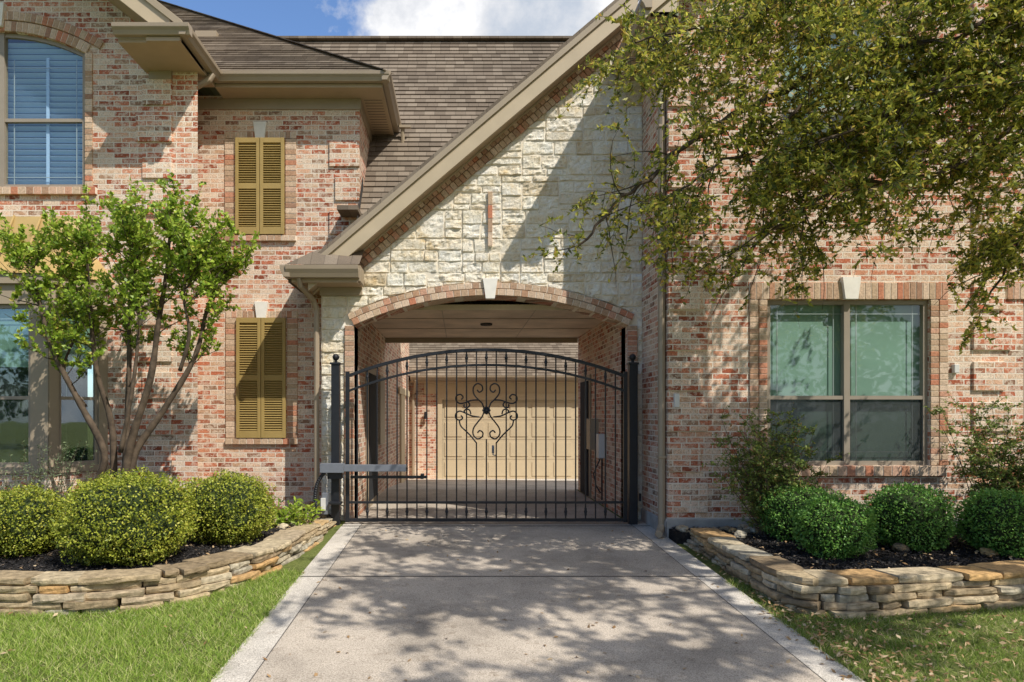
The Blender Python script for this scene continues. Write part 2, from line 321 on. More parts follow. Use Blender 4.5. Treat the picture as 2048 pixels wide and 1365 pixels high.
quadx(mb,xT0,12.9,19,-.4,4.0,M_brick)
quadx(mb,xT1,yA+.12,12.9,0,3.2,M_brick)
quadx(mb,xR,yC,yA+.1,0,6.3,M_brick)
wC,RC,cC=arcf(4.57,.9,5.75,6.08)
gC=lambda x: 6.1+.85*min(x-2.1,8.5-x)
wall_front(mb,yC,xR,8.2,0,gC,[dict(x0=3.6,x1=5.5,z0=.82,top=lambda x:2.76),dict(x0=3.75,x1=5.45,z0=4.25,top=wC,arch=1),dict(x0=6.6,x1=7.6,z0=.82,top=lambda x:2.76)],M_brick,.1,breaks=(5.3,))
quadx(mb,8.2,yC,12.9,0,6.2,M_brick)
mb.add([(xT0,12.9,2.87),(xT1,12.9,2.87),(xT1,12.9,8.3),(xT0,12.9,8.3)],[(0,1,2,3)],M_brick)
mb.add([(xT1,12.9,0),(8.2,12.9,0),(8.2,12.9,6.2),(xT1,12.9,6.2)],[(0,1,2,3)],M_brick)
mb.done('walls',H)
mb=MB(); p=.03
def quoin(x0,x1,y,z0,z1,pitch=.475,h=.34,alt=.08,left=True):
    z=z0;i=0
    while z+h<=z1+.01:
        e=alt*(i%2)
        if left: mb.box(x0,x1-e,y-p,y+.01,z,z+h,M_brick)
        else: mb.box(x0+e,x1,y-p,y+.01,z,z+h,M_brick)
        z+=pitch;i+=1
quoin(xS-.46,xS-.001,yD,.2,6.0,left=False); quoin(xR+.001,xR+.46,yC,.27,6.3); quoin(xT0-.42,xT0-.001,yB,3.95,5.7,left=False)
quoin(6.0,6.45,yC,.27,6.3)
mb.done('quoins',H,bevel=.004)
def rowlock_h(mb,x0,x1,y,z0,z1,out=.02,pitch=.075,dy=.09):
    mb.box(x0,x1,y-out+.006,y+.005,z0+.004,z1-.004,M_mortar); n=round((x1-x0)/pitch); q=(x1-x0)/n
    for i in range(n): mb.box(x0+i*q+.004,x0+(i+1)*q-.004,y-out,y+.004,z0,z1,M_bricks1)
def rowlock_v(mb,x0,x1,y,z0,z1,out=.02,pitch=.075):
    mb.box(x0+.004,x1-.004,y-out+.006,y+.005,z0,z1,M_mortar); n=round((z1-z0)/pitch); q=(z1-z0)/n
    for i in range(n): mb.box(x0,x1,y-out,y+.004,z0+i*q+.004,z0+(i+1)*q-.004,M_bricks1)
def keystone(mb,x,y,z0,z1,w0,w1,out):
    vs=[(x-w0,y-out,z0),(x+w0,y-out,z0),(x+w1,y-out,z1),(x-w1,y-out,z1),(x-w0,y,z0),(x+w0,y,z0),(x+w1,y,z1),(x-w1,y,z1)]
    mb.add(vs,[(0,1,2,3),(0,4,5,1),(1,5,6,2),(2,6,7,3),(3,7,4,0)],M_cast)
def arch_bricks(mb,xc,cz,R,th,a,y,out,pitch=.085):
    n=round(2*a*(R+th/2)/pitch)
    for i in range(n):
        a0=-a+2*a*i/n+.0035/R*1.2; a1=-a+2*a*(i+1)/n-.0035/R*1.2; vs=[]
        for yy in(y-out,y+.02):
            for aa,rr in((a0,R),(a1,R),(a1,R+th),(a0,R+th)): vs.append((xc+rr*math.sin(aa),yy,cz+rr*math.cos(aa)))
        mb.add(vs,[(0,1,2,3),(0,4,5,1),(1,5,6,2),(2,6,7,3),(3,7,4,0)],M_bricks1)
    n=40;vs=[]
    for i in range(n+1):
        aa=-a+2*a*i/n
        vs+=[(xc+(R+.003)*math.sin(aa),y-out+.006,cz+(R+.003)*math.cos(aa)),(xc+(R+th-.003)*math.sin(aa),y-out+.006,cz+(R+th-.003)*math.cos(aa)),(xc+(R+.003)*math.sin(aa),y+.02,cz+(R+.003)*math.cos(aa))]
    mb.add(vs,[(3*i,3*i+3,3*i+4,3*i+1) for i in range(n)]+[(3*i,3*i+2,3*i+5,3*i+3) for i in range(n)],M_mortar)
mb=MB()
for (x0,x1,z0,z1) in((-3.143,-2.461,3.94,5.29),(-3.13,-2.44,1.09,2.77)):
    rowlock_v(mb,x0-.16,x0-.01,yB,z0,z1); rowlock_v(mb,x1+.01,x1+.16,yB,z0,z1)
    rowlock_h(mb,x0-.16,x1+.16,yB,z1+.005,z1+.10); rowlock_h(mb,x0-.16,x1+.16,yB,z0-.09,z0-.01,.05,.1)
    keystone(mb,(x0+x1)/2,yB,z1+.0,z1+.23,.065,.095,.05)
rowlock_v(mb,3.6-.21,3.6-.11,yC,.82,2.76,pitch=.0677);rowlock_v(mb,3.6-.10,3.6-.005,yC,.82,2.76,pitch=.0677); rowlock_v(mb,5.505,5.60,yC,.82,2.76,pitch=.0677);rowlock_v(mb,5.61,5.71,yC,.82,2.76,pitch=.0677)
rowlock_h(mb,3.39,5.71,yC,2.765,2.96); rowlock_h(mb,3.45,5.66,yC,.70,.815,.06,.105); keystone(mb,4.56,yC,2.76,3.02,.075,.11,.06)
rowlock_h(mb,6.4,7.8,yC,2.765,2.96); rowlock_h(mb,6.4,7.8,yC,.70,.815,.06,.105)
arch_bricks(mb,4.57,cC,RC,.2,math.asin(.93/RC),yC,.02); rowlock_h(mb,3.65,5.55,yC,4.13,4.245,.06,.105); keystone(mb,4.57,yC,6.06,6.35,.075,.11,.05)
arch_bricks(mb,-5.96,cD,RD,.13,math.asin(1.12/RD),yD,.025,.075);arch_bricks(mb,-5.96,cD,RD+.14,.11,math.asin(1.22/RD),yD,.035,.075)
rowlock_h(mb,-7.2,-4.7,yD,4.26,4.355,.05,.1); rowlock_v(mb,-4.855,-4.76,yD,4.36,6.1); keystone(mb,-5.96,yD,6.42,6.72,.06,.09,.07)
xc=.41; aF,RA,cA=arcf(xc,1.823,2.60,3.0)
th=math.asin(1.823/RA)
arch_bricks(mb,xc,cA,RA,.085,th,yA-.0,.05,.1); arch_bricks(mb,xc,cA,RA+.092,.075,th+.004,yA-.0,.045,.1)
rowlock_v(mb,xT0-.118,xT0,yA,.0,2.60,.04,.0677); rowlock_v(mb,xT1,xT1+.12,yA,.0,2.60,.04,.0677)
keystone(mb,xc-.01,yA,2.95,3.22,.06,.10,.08)
rowlock_v(mb,.37,.43,yA,3.65,4.38,.05,.2)
R=lambda x:3.493+.851*(x+1.795)
L=math.hypot(1,.851); u=Vector((1/L,0,.851/L)); nrm=Vector((.851/L,0,-1/L))
st=Vector((-1.50,yA-.02,R(-1.50)-.31)); k=0
while st.x+u.x*k*.078<2.35:
    c=st+u*(k*.078)+nrm*.045
    mb.obox(c,u*.035,Vector((0,.03,0)),nrm*.045,M_bricks1)
    c=st+u*(k*.078+.02)+nrm*.142
    mb.obox(c,u*.035,Vector((0,.025,0)),nrm*.045,M_bricks1); k+=1
mb.done('brick_trim',H,bevel=.003)
mb=MB()
wall_front(mb,yA+.006,-1.85,xR,0,lambda x:R(x)-.25,[dict(x0=xT0,x1=xT1,z0=0,top=aF,arch=1)],M_mortar2,.35,M_brick)
mb.box(-1.85,xT0-.12,yA+.03,yB,0,3.1,M_brick)
mb.done('gable_backing',H)
mb=MB()
def zlow(x): 
    if -1.53<x<2.36: return cA+math.sqrt((RA+.175)**2-(x-xc)**2)
    return 0
def ztop(x): return min(R(x)-.31-.25, 9) if x>-1.5 else 3.1
def block(x0,x1,z0,z1,y):
    g=random.uniform(.004,.008); x0+=g;x1-=g;z0+=g;z1-=g
    if z1-z0<.03 or x1-x0<.02: return
    def lin(a,b_,st_):
        n=max(2,int((b_-a-.02)/st_)); return [a,a+.010]+[a+.010+(b_-a-.020)*i/n for i in range(1,n)]+[b_-.010,b_]
    X=lin(x0,x1,.024); off=random.random()*50; amp=random.uniform(.006,.017); vs=[]; ok=False
    nzz=len(lin(z0,z1,.024)); tilt=random.uniform(-.012,.012); tx=random.uniform(-.01,.01); pr=random.uniform(.008,.024)
    for i,x in enumerate(X):
        lo=max(z0,zlow(x)+g); hi=min(z1,ztop(x))
        if hi>lo+.02: ok=True
        hi=max(hi,lo); ZL=lin(z0,z1,.024)
        for j in range(nzz):
            t=(ZL[j]-z0)/(z1-z0); z=lo+(hi-lo)*t
            e=0 if (i in(0,len(X)-1) or j in(0,nzz-1)) else 1
            nz_=noise.noise(Vector((x*9+off,z*9,off))); n2=noise.noise(Vector((x*26+off,z*26,off))); n3=abs(noise.noise(Vector((x*5+off,z*14,off+3))))
            d=(nz_*.8+n2*.7-n3*.9)*amp*1.7
            yy=y+(.008 if e==0 else -(pr+tilt*(t-.5)+tx*((x-x0)/(x1-x0)-.5)+d))
            jx=noise.noise(Vector((x*11,z*11,off)))*.008; jz=noise.noise(Vector((x*11+9,z*11,off)))*.008
            vs.append((x+jx,yy,z+jz if hi>lo else z))
    if not ok: return
    fs=[(i*nzz+j,(i+1)*nzz+j,(i+1)*nzz+j+1,i*nzz+j+1) for i in range(len(X)-1) for j in range(nzz-1)]
    mb.add(vs,fs,M_stone)
def split(x0,x1,z0,z1):
    w_=x1-x0;h_=z1-z0
    if h_>.22 and random.random()<.82:
        s_=random.choice([.33,.4,.5,.6,.67]); split(x0,x1,z0,z0+h_*s_); split(x0,x1,z0+h_*s_,z1); return
    if w_>(.5 if h_>.14 else .6) or (w_>.36 and random.random()<.4):
        s_=random.uniform(.33,.67); split(x0,x0+w_*s_,z0,z1); split(x0+w_*s_,x1,z0,z1); return
    block(x0,x1,z0,z1,yA)
z=0
while z<2.68:
    h=min(random.choice([.15,.2,.26]),2.70-z) 
    if random.random()<.6: block(-1.85,-1.53,z,z+h,yA)
    else: block(-1.85,-1.69,z,z+h,yA); block(-1.69,-1.53,z,z+h,yA)
    block(2.36,xR,z,z+h,yA); z+=h
z=2.70
while z<6.9:
    h=random.choice([.30,.38,.46]); x=-1.85
    while x<xR-.01:
        x1=min(x+random.uniform(.45,1.0),xR)
        if xR-x1<.15: x1=xR
        split(x,x1,z,z+h); x=x1
    z+=h
mb.done('stone_facing',H,smooth=False)
mb=MB()
mb.box(xT0+.002,xT1-.002,yA+.4,12.89,2.87,2.95,M_ceil)
for y in(10.3,11.5): mb.box(xT0+.01,xT1-.01,y-.006,y+.006,2.860,2.868,M_trim)
for x in(-.25,1.05): mb.box(x-.006,x+.006,yA+.42,12.8,2.862,2.8695,M_trim)
mb.box(xT0+.002,xT1-.002,12.91,13.0,2.78,2.95,M_trim)
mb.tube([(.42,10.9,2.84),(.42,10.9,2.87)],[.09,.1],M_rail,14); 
mb.box(xT0,xT0+.04,10.2,11.3,.0,2.15,M_trim); mb.box(xT0+.02,xT0+.05,10.3,11.2,.1,2.05,M_dark)
mb.box(xT0,xT0+.04,11.8,12.5,.9,2.1,M_frame)
mb.box(xT1-.03,xT1,11.6,12.5,0,2.1,M_trim); mb.box(xT1-.05,xT1-.02,11.7,12.4,.02,2.0,M_dark)
mb.done('passage_ceiling_and_doors',H,bevel=.004)
mb=MB(); mb.box(xR-.025,8.25,yC-.03,yC+.02,-.1,.2,M_found); mb.box(xR-.027,xR+.02,yC-.028,yA,-.1,.17,M_found); mb.done('foundation',H,bevel=.01)
def courses(mb,e0,e1,r0,r1,exp=.14,th=.016):
    e0,e1,r0,r1=map(Vector,(e0,e1,r0,r1))
    n=max(1,int((r0-e0).length/exp)) if abs((r0-e0).x)<1e-3 else max(1,int(math.hypot(r1.y-e1.y,r1.z-e1.z)/exp))
    nn=(e1-e0).cross(r0-e0)
    if nn.length<1e-6: nn=(e1-e0).cross(r1-e0)
    nn.normalize()
    if nn.z<0: nn=-nn
    for i in range(n):
        t0=i/n;t1=(i+1)/n
        a=e0.lerp(r0,t0);b_=e1.lerp(r1,t0);c=e1.lerp(r1,t1);d=e0.lerp(r0,t1)
        jz=random.uniform(.8,1.3)
        mb.add([a+nn*th*jz,b_+nn*th*jz,c,d,a,b_],[(0,1,2,3),(4,5,1,0)],M_sh)
mb=MB()
zm=lambda y:4.22+1.3*(y-9.6)
courses(mb,(xT0,9.2,zm(9.2)),(2.6,9.2,zm(9.2)),(xT0,10.9,zm(10.9)),(2.6,10.9,zm(10.9)),.13)
courses(mb,(-5,10.9,zm(10.9)),(6,10.9,zm(10.9)),(-5,12.86,zm(12.86)),(6,12.86,zm(12.86)),.13)
mb.add([(-5,12.89,zm(12.86)),(6,12.89,zm(12.86)),(6,12.89,5.5),(-5,12.89,5.5)],[(0,1,2,3)],M_sh)
mb.obox((.5,12.84,zm(12.86)+.01),(5.5,0,0),(0,.10,.0),(0,0,.02),M_sh)
courses(mb,(-3.28,9.2,6.04),(-1.0,9.2,6.04),(-12,16.2,11.5),(-8.0,16.2,11.5))
mb.add([(-1.0,9.2,6.04),(-1.0,20,6.04),(-8,20,11.5),(-8,16.2,11.5)],[(0,1,2,3)],M_sh)
for i in range(46):
    t=i*.155; c=Vector((-1.0-t,9.2+t,6.04+.78*t+.02)); mb.obox(c+Vector((-.05,.05,.03)),Vector((.07,.07,0)),Vector((-.095,.095,.0741)),Vector((0,0,.007)),M_sh)
def slab(mb,x0,z0,x1,z1,y0,y1,t,mat):
    mb.add([(x0,y0,z0),(x1,y0,z1),(x1,y1,z1),(x0,y1,z0),(x0,y0,z0-t),(x1,y0,z1-t),(x1,y1,z1-t),(x0,y1,z0-t)],[(0,1,2,3),(4,7,6,5),(0,4,5,1),(2,6,7,3),(0,3,7,4),(1,5,6,2)],mat)
slab(mb,-3.28,6.05,-6.2,8.33,8.12,14,.05,M_sh); slab(mb,-9.1,6.05,-6.2,8.33,8.12,14,.05,M_sh)
slab(mb,-2.2,R(-2.2)+.02,xR,R(xR)+.02,8.74,yB-.01,.06,M_sh); slab(mb,xT0+.01,R(xT0)+.02,2.9,R(2.9)+.02,yB,11.2,.06,M_sh)
slab(mb,2.02,6.04,5.3,8.8,7.55,12.9,.05,M_sh); slab(mb,8.6,6.04,5.3,8.8,7.55,12.9,.05,M_sh)
mb.done('shingle_roof',H)
mb=MB()
def rakeboard(x0,x1,f,y,top,bot,thk,mat):
    mb.add([(x0,y,f(x0)-top),(x1,y,f(x1)-top),(x1,y,f(x1)-bot),(x0,y,f(x0)-bot),(x0,y+thk,f(x0)-top),(x1,y+thk,f(x1)-top),(x1,y+thk,f(x1)-bot),(x0,y+thk,f(x0)-bot)],[(0,1,2,3),(4,7,6,5),(0,4,5,1),(2,6,7,3),(0,3,7,4),(1,5,6,2)],mat)
rakeboard(-1.95,2.28,R,8.75,.045,.36,.04,M_rake)
rakeboard(-1.97,2.28,R,8.72,.04,.13,.029,M_trim)
rakeboard(-1.95,2.28,R,8.792,.30,.33,yA-8.80,M_soff)
rakeboard(-1.95,2.28,R,yA-.06,.331,.36,.05,M_rake)
G=[(0,0),(.075,0),(.095,.045),(.12,.075),(.125,.12),(0,.12)]
mb.prism([(0,0),(.075,0),(.095,.05),(.12,.1),(.125,.15),(0,.15)],(-2.20,8.70,3.15),(-1.28,8.70,3.15),(0,-1,0),(0,0,1),M_gutter)
mb.prism([(0,0),(.075,0),(.095,.05),(.12,.1),(.125,.15),(0,.15)],(-2.15,8.60,3.152),(-2.15,yB,3.152),(-1,0,0),(0,0,1),M_gutter)
mb.box(-2.148,-1.30,8.702,yB-.01,3.10,3.16,M_soff); mb.box(-1.86,-1.30,yA-.06,yA-.0,3.0,3.10,M_trim); 
mb.box(-1.30,-1.27,8.705,yA-.05,3.12,3.32,M_trim)
mb.add([(-2.2,8.60,3.31),(-1.27,8.60,3.31),(-1.27,9.08,3.62),(-1.55,9.08,3.72),(-1.9,8.75,3.5)],[(0,1,2,3,4)],M_sh)
mb.prism(G,(-3.30,9.25,5.90),(-.95,9.25,5.90),(0,-1,0),(0,0,1),M_gutter)
mb.prism(G,(-1.05,9.14,5.902),(-1.05,10.85,5.902),(1,0,0),(0,0,1),M_gutter)
mb.prism(G,(-3.32,8.05,5.902),(-3.32,9.24,5.902),(1,0,0),(0,0,1),M_gutter)
mb.box(-3.32,-1.05,9.252,yB,5.85,5.90,M_soff); mb.box(xT0,-1.052,yB,10.9,5.85,5.902,M_soff); mb.box(xS,-3.322,8.1,9.252,5.85,5.902,M_soff)
mb.box(xS+.001,xT0-.001,yB-.025,yB,5.70,5.85,M_trim); mb.box(xT0-.001,xT0+.025,yB-.024,10.8,5.70,5.85,M_trim)
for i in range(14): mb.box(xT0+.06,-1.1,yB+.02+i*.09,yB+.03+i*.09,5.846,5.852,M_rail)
mb.prism(G,(-4.10,8.14,5.905),(-3.19,8.14,5.905),(0,-1,0),(0,0,1),M_gutter); mb.box(-4.08,-3.322,8.142,yD,5.853,5.906,M_soff); mb.box(-4.02,xS,yD-.04,yD,5.75,5.853,M_trim)
gw=lambda x:6.05+.78*(-3.28-x)
rakeboard(-6.2,-3.45,gw,8.13,.0,.30,.03,M_rake); rakeboard(-6.2,-3.3,gw,8.10,-.03,.07,.029,M_trim); rakeboard(-6.2,-3.6,gw,8.162,.24,.27,yD-8.165,M_soff)
gw2=lambda x:6.05+.78*(x+9.1); rakeboard(-9.0,-6.2,gw2,8.13,.0,.30,.03,M_rake)
mb.prism(G,(2.12,7.52,5.902),(2.12,9.0,5.902),(-1,0,0),(0,0,1),M_gutter); mb.box(2.12,xR-.001,7.6,9.07,5.85,5.902,M_soff)
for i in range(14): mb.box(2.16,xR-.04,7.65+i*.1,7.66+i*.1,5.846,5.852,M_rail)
mb.box(xR-.025,xR-.002,8.0,9.07,5.72,5.85,M_trim)
g3=lambda x:6.04+.84*(x-2.02); rakeboard(2.05,5.3,g3,7.56,.0,.26,.03,M_rake)
g4=lambda x:6.04+.84*(8.6-x); rakeboard(5.3,8.55,g4,7.56,.0,.26,.03,M_rake)
mb.box(2.0,xR,7.6,7.62,5.85,6.05,M_rake)
def ds(pts,r=.035): mb.tube(pts,r,M_gutter,8)
ds([(-3.26,9.0,5.9),(-3.30,8.98,5.82),(-3.62,8.93,5.62),(xS+.045,8.92,5.5),(xS+.045,8.92,.1)],.045)
ds([(-2.05,8.68,3.16),(-2.04,8.72,3.06),(-1.93,9.0,2.92),(-1.90,9.05,2.8),(-1.90,9.05,.1)],.038)
ds([(2.16,8.0,5.92),(2.2,8.02,5.8),(2.37,8.06,5.62),(2.385,8.07,5.5),(2.385,8.07,.12),(2.33,7.98,.04),(2.30,7.9,.03)],.045)
for z in(.9,3.0,4.8): mb.box(2.335,2.43,8.02,8.12,z,z+.03,M_gutter); mb.box(xS+.001,xS+.095,8.87,8.97,z,z+.03,M_gutter)
mb.done('eaves_and_gutters',H,bevel=.003)
mb=MB(); mb.box(-4.35,-4.0,11.2,11.45,7.5,7.72,M_trim); mb.tube([(-.90,10.75,5.65),(-.90,10.72,5.95)],.03,M_trim); mb.obox((-.86,10.7,5.93),(.09,0,0),(0,.03,0),(0,0,.02),M_trim)
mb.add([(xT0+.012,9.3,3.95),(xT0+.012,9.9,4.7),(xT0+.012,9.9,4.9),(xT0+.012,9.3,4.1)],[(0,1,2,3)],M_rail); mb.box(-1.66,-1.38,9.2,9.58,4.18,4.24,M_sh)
mb.done('roof_vents_and_flashing',H)
for si,(x0,x1,z0,z1) in enumerate(((-3.143,-2.461,3.94,5.29),(-3.13,-2.44,1.09,2.77))):
    mb=MB(); mid=(x0+x1)/2
    for a,b_ in((x0,mid-.004),(mid+.004,x1)):
        mb.box(a,a+.045,yB-.06,yB-.02,z0,z1,M_shutter); mb.box(b_-.045,b_,yB-.06,yB-.02,z0,z1,M_shutter)
        for q,hh in((z0,.10),((z0+z1)/2-.04,.08),(z1-.07,.07)): mb.box(a+.045,b_-.045,yB-.058,yB-.02,q,q+hh,M_shutter)
        z=z0+.11
        while z<z1-.09:
            if not((z0+z1)/2-.06<z<(z0+z1)/2+.04): mb.obox(((a+b_)/2,yB-.038,z+.012),((b_-a)/2-.045,0,0),(0,.017,.012),(0,-.0025,.0035),M_shutter)
            z+=.033
        mb.box(a+.04,b_-.04,yB-.024,yB-.016,z0+.02,z1-.02,M_shutter)
    mb.done('shutters',H,bevel=.002)
def scr():
    m=bpy.data.materials.new('insect_screen_mesh'); m.use_nodes=True; nt=m.node_tree; b=nt.nodes['Principled BSDF']; b.inputs['Roughness'].default_value=.7
    n=noise_tex(nt,2,3); rr=ramp(nt,[(.3,(.025,.03,.03)),(.7,(.05,.055,.055))]); nt.links.new(n.outputs[0],rr.inputs[0]); nt.links.new(rr.outputs[0],b.inputs['Base Color'])
    t=nt.nodes.new('ShaderNodeBsdfTransparent'); ms=nt.nodes.new('ShaderNodeMixShader'); ms.inputs[0].default_value=.6; nt.links.new(t.outputs[0],ms.inputs[1]); nt.links.new(b.outputs[0],ms.inputs[2]); nt.links.new(ms.outputs[0],nt.nodes['Material Output'].inputs[0]); return m
M_scr=scr()
def window(name,x0,x1,z0,z1,y,cols=2,split=.45,topf=None,blind=None):
    mb=MB(); f=.05
    mb.box(x0,x0+f,y+.03,y+.1,z0,z1,M_frame); mb.box(x1-f,x1,y+.03,y+.1,z0,z1,M_frame); mb.box(x0+f,x1-f,y+.03,y+.1,z0,z0+f,M_frame)
    if not topf: mb.box(x0+f,x1-f,y+.03,y+.1,z1-f,z1,M_frame)
    zs=z0+(z1-z0)*split
    cw=(x1-x0)/cols
    for c in range(1,cols): mb.box(x0+c*cw-.035,x0+c*cw+.035,y+.025,y+.1,z0+.02,(topf(x0+c*cw) if topf else z1-.02),M_frame)
    for c in range(cols):
        a=x0+c*cw+(f if c==0 else .035); b_=x0+(c+1)*cw-(f if c==cols-1 else .035)
        mb.box(a,b_,y+.035,y+.095,zs-.022,zs+.022,M_frame)
        for lo,hi in((z0+f,zs-.022),(zs+.022,z1-f)):
            e=.10
            for xx in(a+e,b_-e): mb.box(xx-.005,xx+.005,y+.072,y+.08,lo,hi,M_grid)
            if hi>zs+.1: mb.box(a,b_,y+.071,y+.079,hi-e-.010,hi-e,M_grid)
            else: mb.box(a,b_,y+.071,y+.079,lo+e,lo+e+.010,M_grid)
    mb.add([(x0+.01,y+.062,z0+.01),(x1-.01,y+.062,z0+.01),(x1-.01,y+.062,z1-.01),(x0+.01,y+.062,z1-.01)],[(0,1,2,3)],M_glass)
    if topf:
        n=16; vs=[];
        for i in range(n+1):
            x=x0+(x1-x0)*i/n; vs+=[(x,y+.04,topf(x)-.001),(x,y+.04,topf(x)-.05),(x,y+.09,topf(x)-.05)]
        mb.add(vs,[(3*i,3*i+3,3*i+4,3*i+1) for i in range(n)]+[(3*i+1,3*i+4,3*i+5,3*i+2) for i in range(n)],M_frame)
        vs=[]
        for i in range(n+1):
            x=x0+.02+(x1-x0-.04)*i/n; vs+=[(x,y+.063,z1-.01),(x,y+.063,max(z1,topf(x)-.02))]
        mb.add(vs,[(2*i,2*i+2,2*i+3,2*i+1) for i in range(n)],M_glass)
    zt=z1 if not topf else topf((x0+x1)/2)
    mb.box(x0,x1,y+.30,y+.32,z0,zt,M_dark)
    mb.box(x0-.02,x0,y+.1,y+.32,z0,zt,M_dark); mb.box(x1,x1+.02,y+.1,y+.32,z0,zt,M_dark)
    if blind=='shade':
        mb.box(x0+.03,x1-.03,y+.12,y+.13,zs-.0,zt,M_shade); mb.box(x0+.03,x1-.03,y+.122,y+.132,z0+.02,zs-.002,M_shade)
        for c in range(cols): 
            a_,b2=x0+c*cw+.04,x0+(c+1)*cw-.04; mb.add([(a_,y+.055,z0+.05),(b2,y+.055,z0+.05),(b2,y+.055,zs-.02),(a_,y+.055,zs-.02)],[(0,1,2,3)],M_scr)
    if blind=='slats':
        z=z0+.04
        while z<zt-.04:
            hw=(x1-x0)/2-.03
            if z>z1: hw=max(.05,math.sqrt(max(0,RD*RD-(z-cD)**2))-.05)
            mb.obox(((x0+x1)/2,y+.14,z),(hw,0,0),(0,.024,-.022),(0,.003,.002),M_blind); z+=.078
        for c in range(cols*2+1):
            xx=x0+(x1-x0)*c/(cols*2); mb.box(xx-.02,xx+.02,y+.11,y+.12,z0,z1,M_blind)
    return mb.done(name,H)
window('front_window',3.6,5.5,.82,2.76,yC,2,.41,None,'shade')
window('side_window',6.6,7.6,.82,2.76,yC,1,.41,None,'shade')
window('upper_window',3.75,5.45,4.25,5.75,yC,2,.5,wC,'shade')
window('wing_window',-7.06,-4.86,4.36,6.1,yD,2,.51,wD,'slats')
mb=MB(); yF=8.3; bx0,bx1=-6.7,-5.0; ex0,ex1=-7.15,-4.57
def panel(p0,p1,z0,z1,t,mat,out=0):
    p0=Vector((p0[0],p0[1],0));p1=Vector((p1[0],p1[1],0)); d=(p1-p0).normalized(); n=Vector((d.y,-d.x,0)); c=(p0+p1)/2+n*(out-t/2)+Vector((0,0,(z0+z1)/2)); mb.obox(c,(p1-p0)/2,n*t/2,Vector((0,0,(z1-z0)/2)),mat)
segs=[((ex0,yD),(bx0,yF)),((bx0,yF),(bx1,yF)),((bx1,yF),(ex1,yD))]
for i,(a,b_) in enumerate(segs):
    A=Vector(a);B=Vector(b_)
    panel(A,B,-.1,.70,.1,M_brick); panel(A,B,.70,.78,.14,M_trim,.04); panel(A,B,2.76,3.10,.1,M_trim,.02); panel(A,B,3.0,3.12,.14,M_trim,.07)
    Ln=(B-A).length; m=.11 if i!=1 else .22; f0=m/Ln; 
    panel(A,A.lerp(B,f0),.78,2.76,.1,M_trim,.01); panel(A.lerp(B,1-f0),B,.78,2.76,.1,M_trim,.01)
    spans=[(f0,1-f0)] if i!=1 else [(f0,.5-.03),(.5+.03,1-f0)]
    if i==1: panel(A.lerp(B,.47),A.lerp(B,.53),.78,2.76,.1,M_trim,.01)
    for s0,s1 in spans:
        P=A.lerp(B,s0);Q=A.lerp(B,s1); d=(Q-P).normalized()
        for c0,c1 in((P,P+d*.04),(Q-d*.04,Q)): panel(c0,c1,.78,2.76,.05,M_frame,-.02)
        P2=P+d*.04;Q2=Q-d*.04
        for z0,z1 in((.78,.83),(1.6,1.64),(2.71,2.76)): panel(P2,Q2,z0,z1,.05,M_frame,-.02)
        panel(P2,Q2,.83,2.71,.002,M_glass,-.04)
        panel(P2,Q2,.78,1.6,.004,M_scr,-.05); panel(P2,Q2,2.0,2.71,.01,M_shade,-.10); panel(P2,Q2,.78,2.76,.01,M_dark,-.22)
        panel(P2,Q2,2.58,2.592,.006,M_grid,-.055)
        panel(P2+d*.07,P2+d*.08,.83,2.71,.006,M_grid,-.056)
o=.1
e=[(ex0-o,yD,3.12),(bx0-o,yF-o,3.12),(bx1+o,yF-o,3.12),(ex1+o,yD,3.12)]
tp=[(ex0+.15,yD,3.95),(bx0+.1,yD-.12,3.95),(bx1-.1,yD-.12,3.95),(ex1-.25,yD,3.95)]
mid=[tuple(np.array(a)*.5+np.array(b_)*.5+np.array((0,.10,-.08))) for a,b_ in zip(e,tp)]
for lo,hi in((e,mid),(mid,tp)):
    for i in range(3): mb.add([lo[i],lo[i+1],hi[i+1],hi[i]],[(0,1,2,3)],M_cop)
mb.add([tp[0],tp[1],tp[2],tp[3]],[(0,1,2,3)],M_cop)
for xx in(-6.2,-5.7,-5.35): mb.tube([(xx,yF-o-.01,3.13),(xx,yF+.16,3.46),(xx,yD-.12,3.96)],.014,M_cop,5)
mb.done('bay_window',H,bevel=.004)
mb=MB(); mb.box(2.50,2.56,yC-.05,yC,1.50,1.66,M_white); mb.box(5.76,5.82,yC-.05,yC,1.9,2.0,M_white)
mb.box(xT1-.12,xT1,10.4,10.62,.75,1.12,M_white); mb.box(xT1-.14,xT1,11.0,11.3,.85,1.35,M_trim); mb.tube([(xT1-.05,10.5,.75),(xT1-.05,10.5,.1)],.015,M_black); 
mb.tube([(xT1-.06,10.55,.75),(xT1-.16,10.6,.5),(xT1-.1,10.7,.3),(xT1-.05,10.6,.2)],.012,M_black)
mb.done('utility_boxes',H,bevel=.006)

# ---------------------------------------------------------------- garage behind
Gg=empty('garage'); mb=MB(); yG=19.0
wall_front(mb,yG,-1.45,5.2,-.45,lambda x:2.5,[dict(x0=-.49,x1=4.39,z0=-.45,top=lambda x:1.83)],M_brick,.15)
mb.box(-.62,-.49,yG-.03,yG+.05,-.4,1.96,M_gar); mb.box(-.62,4.5,yG-.035,yG+.05,1.83,2.02,M_gar); mb.box(4.39,4.5,yG-.03,yG+.05,-.4,1.83,M_gar); mb.box(-1.0,4.6,yG-.02,yG+.04,2.0,2.35,M_gar)
mb.box(-.49,4.39,yG+.04,yG+.08,-.4,1.83,M_gar)
for r_ in range(4):
    z0=-.37+r_*.55
    mb.box(-.49,4.39,yG+.036,yG+.0405,z0-.006,z0+.006,M_trim)
    for c in range(8):
        x0=-.49+.61*c+.06; mb.box(x0,x0+.49,yG+.024,yG+.041,z0+.08,z0+.47,M_gar)
